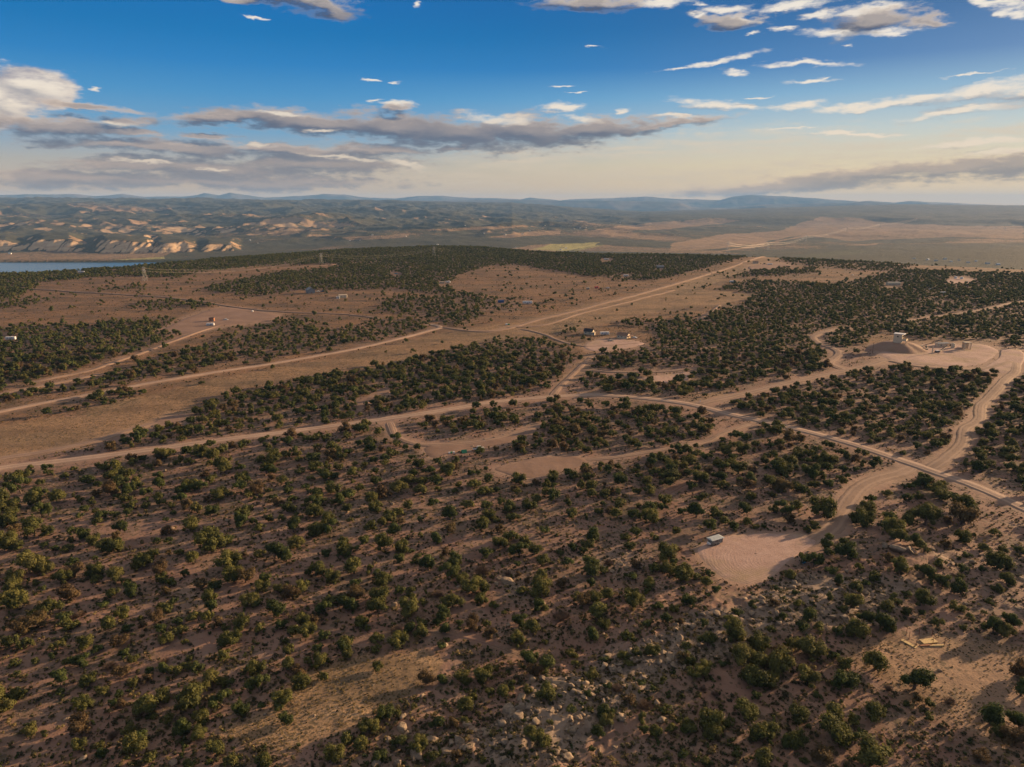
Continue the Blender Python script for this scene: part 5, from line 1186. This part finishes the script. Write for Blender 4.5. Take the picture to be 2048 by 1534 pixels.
# small things by the loop lot
o = root('green_tent', 'small green tent at the edge of the loop lot', 'tent', 928, 905, .3); MB().gable((0, 0, 0), 2.4, 2., .02, 1.3, .05).build('canvas', M_GREEN, o); MB().tube((0, 0, 0), (0, 0, 1.3), .03, n=6).build('pole', M_STEEL, o)
truck('white pickup tucked behind junipers at the loop lot', 957, 900, R(12)); 
o = root('camp_gear', 'white and green camp boxes under a juniper by the loop lot', 'boxes', 903, 907, .2)
for k, (x_, m_) in enumerate(((-1., M_WHITE), (0., M_GREEN), (1.1, M_WHITE))): MB().box((x_, .2*k, .4), (.9, .7, .8), bev=.05).build('box', m_, o)
for k in range(9):
    x_, y_, z_ = at_px(990+8*k+g.uniform(-4, 4)-20, 878-2.2*k+g.uniform(-3, 3)+1)
    o = link('pale_stone', ROCKM[k % 10], None, (x_, y_, z_-.05), k); s_ = g.uniform(.7, 1.3); o.scale = (s_, s_, s_*.7)
    tag(o, f'{NTH[k]} pale dumped stone from the left in the line beside the loop track', 'stone', 'pale stones dumped along the loop track')
o = root('marker_post', 'white marker post at the main road fork', 'post', 1400, 806, 0); MB().tube((0, 0, 0), (0, 0, 1.3), .12, n=8).build('post', M_WHITE, o); MB().box((0, 0, 1.2), (.6, .08, .5)).build('plate', M_WHITE, o)
# --- lookout house on the mound
zt = 4.35
o = bpy.data.objects.new('lookout_house', None); COL.objects.link(o); o.location = (mx-1.5, my-1.5, float(H(mx, my))+zt-.4); o.rotation_euler = (0, 0, R(-38))
tag(o, 'two storey pale block lookout with flat roof and open balcony on the earth mound', 'building')
MB().walls((0, 0, -1.), 4.4, 4.2, 6.6).build('wall', M_CREAM, o)
MB().box((.5, 0, 5.75), (5.8, 4.8, .28), bev=.05).build('roof', M_WHITE, o)
MB().box((3.4, 0, 1.9), (2.5, 4.4, .22)).build('balcony_floor', M_TAN, o)
mb = MB(); mb.box((4.6, 0, 2.45), (.14, 4.4, .95)); mb.box((3.4, 2.16, 2.45), (2.4, .14, .95)); mb.box((3.4, -2.16, 2.45), (2.4, .14, .95)); mb.build('balcony_wall', M_CREAM, o)
for s in (-1, 1): MB().box((4.4, s*2.0, .4), (.3, .3, 2.8)).build('post', M_TAN, o)
windows(o, [((2.23, 1.0, 4.0), (.06, 1.3, 1.2)), ((2.23, -1.0, 3.6), (.06, 1.0, 2.0)), ((2.23, 0, .9), (.06, 2.0, 1.6)), ((0, -2.13, 4.2), (.8, .06, .8))])
# --- gravel plant on the yard
def conveyor(label, a, b_, rz, L, hgt, m_=M_CREAM):
    o = root('conveyor', label, 'conveyor', a, b_, rz, 'conveyors of the gravel plant')
    ang = math.asin(hgt/L)
    mb = MB(); mb.tube((-L/2*math.cos(ang), -.55, .8), (L/2*math.cos(ang), -.55, .8+hgt), .12, n=6); mb.tube((-L/2*math.cos(ang), .55, .8), (L/2*math.cos(ang), .55, .8+hgt), .12, n=6)
    mb.build('frame', m_, o)
    P0 = Vector((-L/2*math.cos(ang), 0, 1.)); P1 = Vector((L/2*math.cos(ang), 0, 1.+hgt)); mb = MB()
    mb.add([(P0.x, -.45, P0.z), (P0.x, .45, P0.z), (P1.x, .45, P1.z), (P1.x, -.45, P1.z), (P0.x, -.45, P0.z+.1), (P0.x, .45, P0.z+.1), (P1.x, .45, P1.z+.1), (P1.x, -.45, P1.z+.1)], [(0,1,2,3),(7,6,5,4),(0,4,5,1),(1,5,6,2),(2,6,7,3),(3,7,4,0)]); mb.build('belt', M_RUBBER, o)
    for k in (.25, .8):
        p = P0.lerp(P1, k)
        for s in (-1, 1): MB().tube((p.x, s*.9, -.2), (p.x, s*.5, p.z), .1, n=6).build('leg', m_, o)
    MB().box((P0.x, 0, 1.), (1.4, 1.6, 1.2), taper=(1.25, 1.2)).build('hopper', m_, o); return o
conveyor('rising conveyor over the vertical post in the gravel yard', 1862, 695, R(-12), 15, 5.5); conveyor('low bright conveyor slanting away to the right in the gravel yard', 1885, 702, R(42), 13, 1.8); conveyor('short conveyor left of the vertical post', 1852, 699, R(70), 6, 1.6)
o = root('steel_post', 'tall pale vertical post in the middle of the gravel yard', 'post', 1864, 708, 0); MB().box((0, 0, 3.4), (.7, .6, 6.8), bev=.05).build('column', M_CREAM, o); MB().box((0, 0, .2), (1.4, 1.4, .4)).build('base', M_TAN, o); MB().box((0, 0, 6.9), (1.1, .9, .3)).build('cap', M_CREAM, o)
o = root('crusher', 'squat dark and white crusher at the low end of the bright conveyor', 'machine', 1874, 706, .2); MB().box((0, 0, 1.), (3.2, 2., 1.2), bev=.1).build('body', M_RUBBER, o); MB().box((0, 0, 1.9), (2.4, 1.7, .6), taper=(1.2, 1.2)).build('hopper', M_WHITE, o)
for x_ in (-1, 1):
    for s in (-1, 1): wheel(o, x_, s*.95, .45, .3)
shed('flat green roofed shed with bright end wall behind the gravel plant', 1884, 693, R(-8), 9, 5, 2.6, M_CREAM, M_GREY, .5)
tank('short pale silo between the shed and the square frame', 1905, 697, 1.5, 4.0, M_CREAM, None)
tank('black tank between the shed and the short silo', 1899, 693, 1.2, 1.8, M_RUBBER, None)
o = root('loading_frame', 'square open steel frame standing at the right of the gravel plant', 'frame', 1932, 699, R(-6))
for x_ in (-2.3, 2.3):
    for y_ in (-2, 2): MB().box((x_, y_, 2.8), (.5, .5, 5.6)).build('post', M_CREAM, o)
MB().box((0, 0, 5.8), (5.3, 4.7, .5), bev=.05).build('top_deck', M_TAN, o); MB().box((0, 1.9, 3.), (4.1, .2, 4.8)).build('back_panel', M_TAN, o)
for k in range(3): MB().box((-1.5+1.5*k, -1.9, 2.8), (.2, .2, 5.4)).build('bar', M_TAN, o)
o = root('gravel_pile', 'small pale gravel pile left of the loading frame', 'pile', 1918, 698, 0)
v = ICO2[0]*[3., 2.2, 1.6]; v[:, 2] = np.maximum(v[:, 2], -.2); v += RNG.normal(0, .06, v.shape); link('heap', new_mesh('heap', v, ICO2[1], [M_PAD], True), o)
for k, (a, b_) in enumerate(((1745,706),(1830,668),(2030,700))):
    x_, y_, z_ = at_px(a, b_); o = root('utility_pole', ['wooden utility pole left of the earth mound', 'wooden utility pole behind the gravel yard', 'wooden utility pole at the right end of the yard'][k], 'pole', a, b_, .3, 'utility poles around the yard')
    MB().tube((0, 0, -.3), (0, 0, 8.5), .16, .1, 8).build('pole', M_BARK, o); MB().box((0, 0, 7.9), (2.2, .14, .16)).build('crossarm', M_BARK, o)

# --- transmission line
PY = [(290,562),(643,528),(868,512)]
PYL = ['lattice pylon nearest to the lake side field','lattice pylon at the edge of the rim wood','lattice pylon on the wooded rim','lattice pylon past the rim wood','bright lattice pylon before the big cable sag','second pylon after the bright one','third valley pylon from the bright one','fourth valley pylon from the bright one','fifth valley pylon from the bright one','last small pylon of the line']
pyl = [at_px(a, b_)+(16.,) for a, b_ in PY]
for a, b_, hh in ((1031,512,30.),(1455,505,42.),(1536,500,34.),(1612,483,32.),(1694,464,32.),(1760,455,32.),(1835,444,34.)): pyl.append(hit_far(a, b_)+(hh,))
tops = []
for k, (x_, y_, z_, hh) in enumerate(pyl):
    q = pyl[min(k+1, len(pyl)-1)]; p = pyl[max(k-1, 0)]; rz = math.atan2(q[1]-p[1], q[0]-p[0])
    o = bpy.data.objects.new('pylon', None); COL.objects.link(o); o.location = (x_, y_, z_); o.rotation_euler = (0, 0, rz); tag(o, PYL[k], 'pylon', 'transmission pylons')
    w = hh*.13; t = .08 if hh < 20 else .22
    mb = MB(); levels = [0, .25, .5, .72, .88]
    for sx_ in (-1, 1):
        for sy_ in (-1, 1): mb.tube((sx_*w, sy_*w, 0), (sx_*w*.22, sy_*w*.22, hh), t, t*.6, 5)
    for i in range(4):
        z0, z1 = levels[i]*hh, levels[i+1]*hh; w0 = w*(1-.78*levels[i]); w1_ = w*(1-.78*levels[i+1])
        for (ax, ay, bx, by) in ((-1,-1,1,-1),(1,-1,1,1),(1,1,-1,1),(-1,1,-1,-1)):
            mb.tube((ax*w0, ay*w0, z0), (bx*w1_, by*w1_, z1), t*.5, n=4, caps=False); mb.tube((bx*w0, by*w0, z0), (ax*w1_, ay*w1_, z1), t*.5, n=4, caps=False)
    mb.build('tower', M_STEEL, o)
    ends = []
    for lv in (.74, .93):
        MB().box((0, 0, hh*lv), (w*.5, hh*.42, t*2.4)).build('crossarm', M_STEEL, o)
        for s in (-1, 1):
            MB().tube((0, s*hh*.2, hh*lv), (0, s*hh*.2, hh*lv-hh*.05), t*.6, n=6).build('insulator', M_BROWN, o)
            ends.append(Vector((x_-math.sin(rz)*s*hh*.2, y_+math.cos(rz)*s*hh*.2, z_+hh*(lv-.05))))
    tops.append(ends)
for k in range(len(tops)-1):
    for j in range(4):
        A0, B0 = tops[k][j], tops[k+1][j]; span = (B0-A0).length; mb = MB(); prev = A0
        r_ = .03 if k < 3 else .2
        for i in range(1, 21):
            t = i/20; p = A0.lerp(B0, t); p.z -= 4*t*(1-t)*min(span*.035, 14); mb.tube(prev, p, r_, n=4, caps=False); prev = p
        o = mb.build('power_cable', M_CABLE); tag(o, f"{('lower','upper')[j//2]} {('far','near')[j%2]} side cable from the {PYL[k]}"[:95], 'cable', 'transmission cables strung between the pylons')
# --- far houses in the valley
FH = [(700,482),(720,481),(745,470),(812,474),(968,467),(1010,470),(1045,469),(1148,458),(1160,457),(1172,456),(1090,452),(1180,447),(1222,434),(1290,429),(1132,497),(1122,500),(362,491),(460,488),(500,481),(516,487),(20,508),(605,421),(1828,518),(1856,520),(1872,522),(1890,519),(1902,524),(1918,521),(1936,526),(1952,523),(1975,528),(1996,530),(1990,456),(2010,458),(875,490),(1240,446),(1060,462),(930,452)]
FH.sort(); vil = [q for q in FH if 1800 < q[0] < 1999 and q[1] > 500]; scat = [q for q in FH if q not in vil]
for k, (a, b_) in enumerate(FH):
    x_, y_, z_ = hit_far(a, b_); s_ = .65+.5*g.random(); o = bpy.data.objects.new('valley_house', None); COL.objects.link(o); o.location = (x_, y_, z_); o.rotation_euler = (0, 0, g.uniform(-.6, .6)); o.scale = (s_,)*3
    tag(o, (f'{NTH[vil.index((a, b_))]} tiny house from the left in the hillside village beyond the right wood' if (a, b_) in vil else f'{NTH[scat.index((a, b_))]} from the left of the tiny houses scattered over the far valley'), 'house', 'village houses on the far hillside' if 1800 < a < 1999 and b_ > 500 else 'scattered houses in the far valley')
    MB().walls((0, 0, -2), 9, 6, 4.6, 1.8).build('wall', M_WHITE, o); MB().gable((0, 0, 0), 9, 6, 2.6, 1.84, .4).build('roof', (M_WHITE, M_TAN, M_STEEL)[k % 3], o)

# ---------------------------------------------------------------- haze: one even volume of clear desert air
me_ = bpy.data.meshes.new('haze'); mb = MB(); mb.box((0, 3500, -65), (58000, 44500, 850)); me_.from_pydata([tuple(p) for p in mb.v], [], mb.f)
hz = link('haze', me_); m_ = bpy.data.materials.new('desert_air'); m_.use_nodes = True; m_.node_tree.nodes.clear(); b_ = NB(m_.node_tree)
vp = b_.n('ShaderNodeVolumePrincipled'); vp.inputs['Color'].default_value = (.27, .54, 1.0, 1); vp.inputs['Density'].default_value = 3.7e-5; vp.inputs['Anisotropy'].default_value = .0
oo = b_.n('ShaderNodeOutputMaterial'); b_.link(vp.outputs[0], oo.inputs['Volume']); me_.materials.append(m_); tag(hz, 'thin blue haze over the whole land', kind='stuff')
SC.cycles.volume_bounces = 1
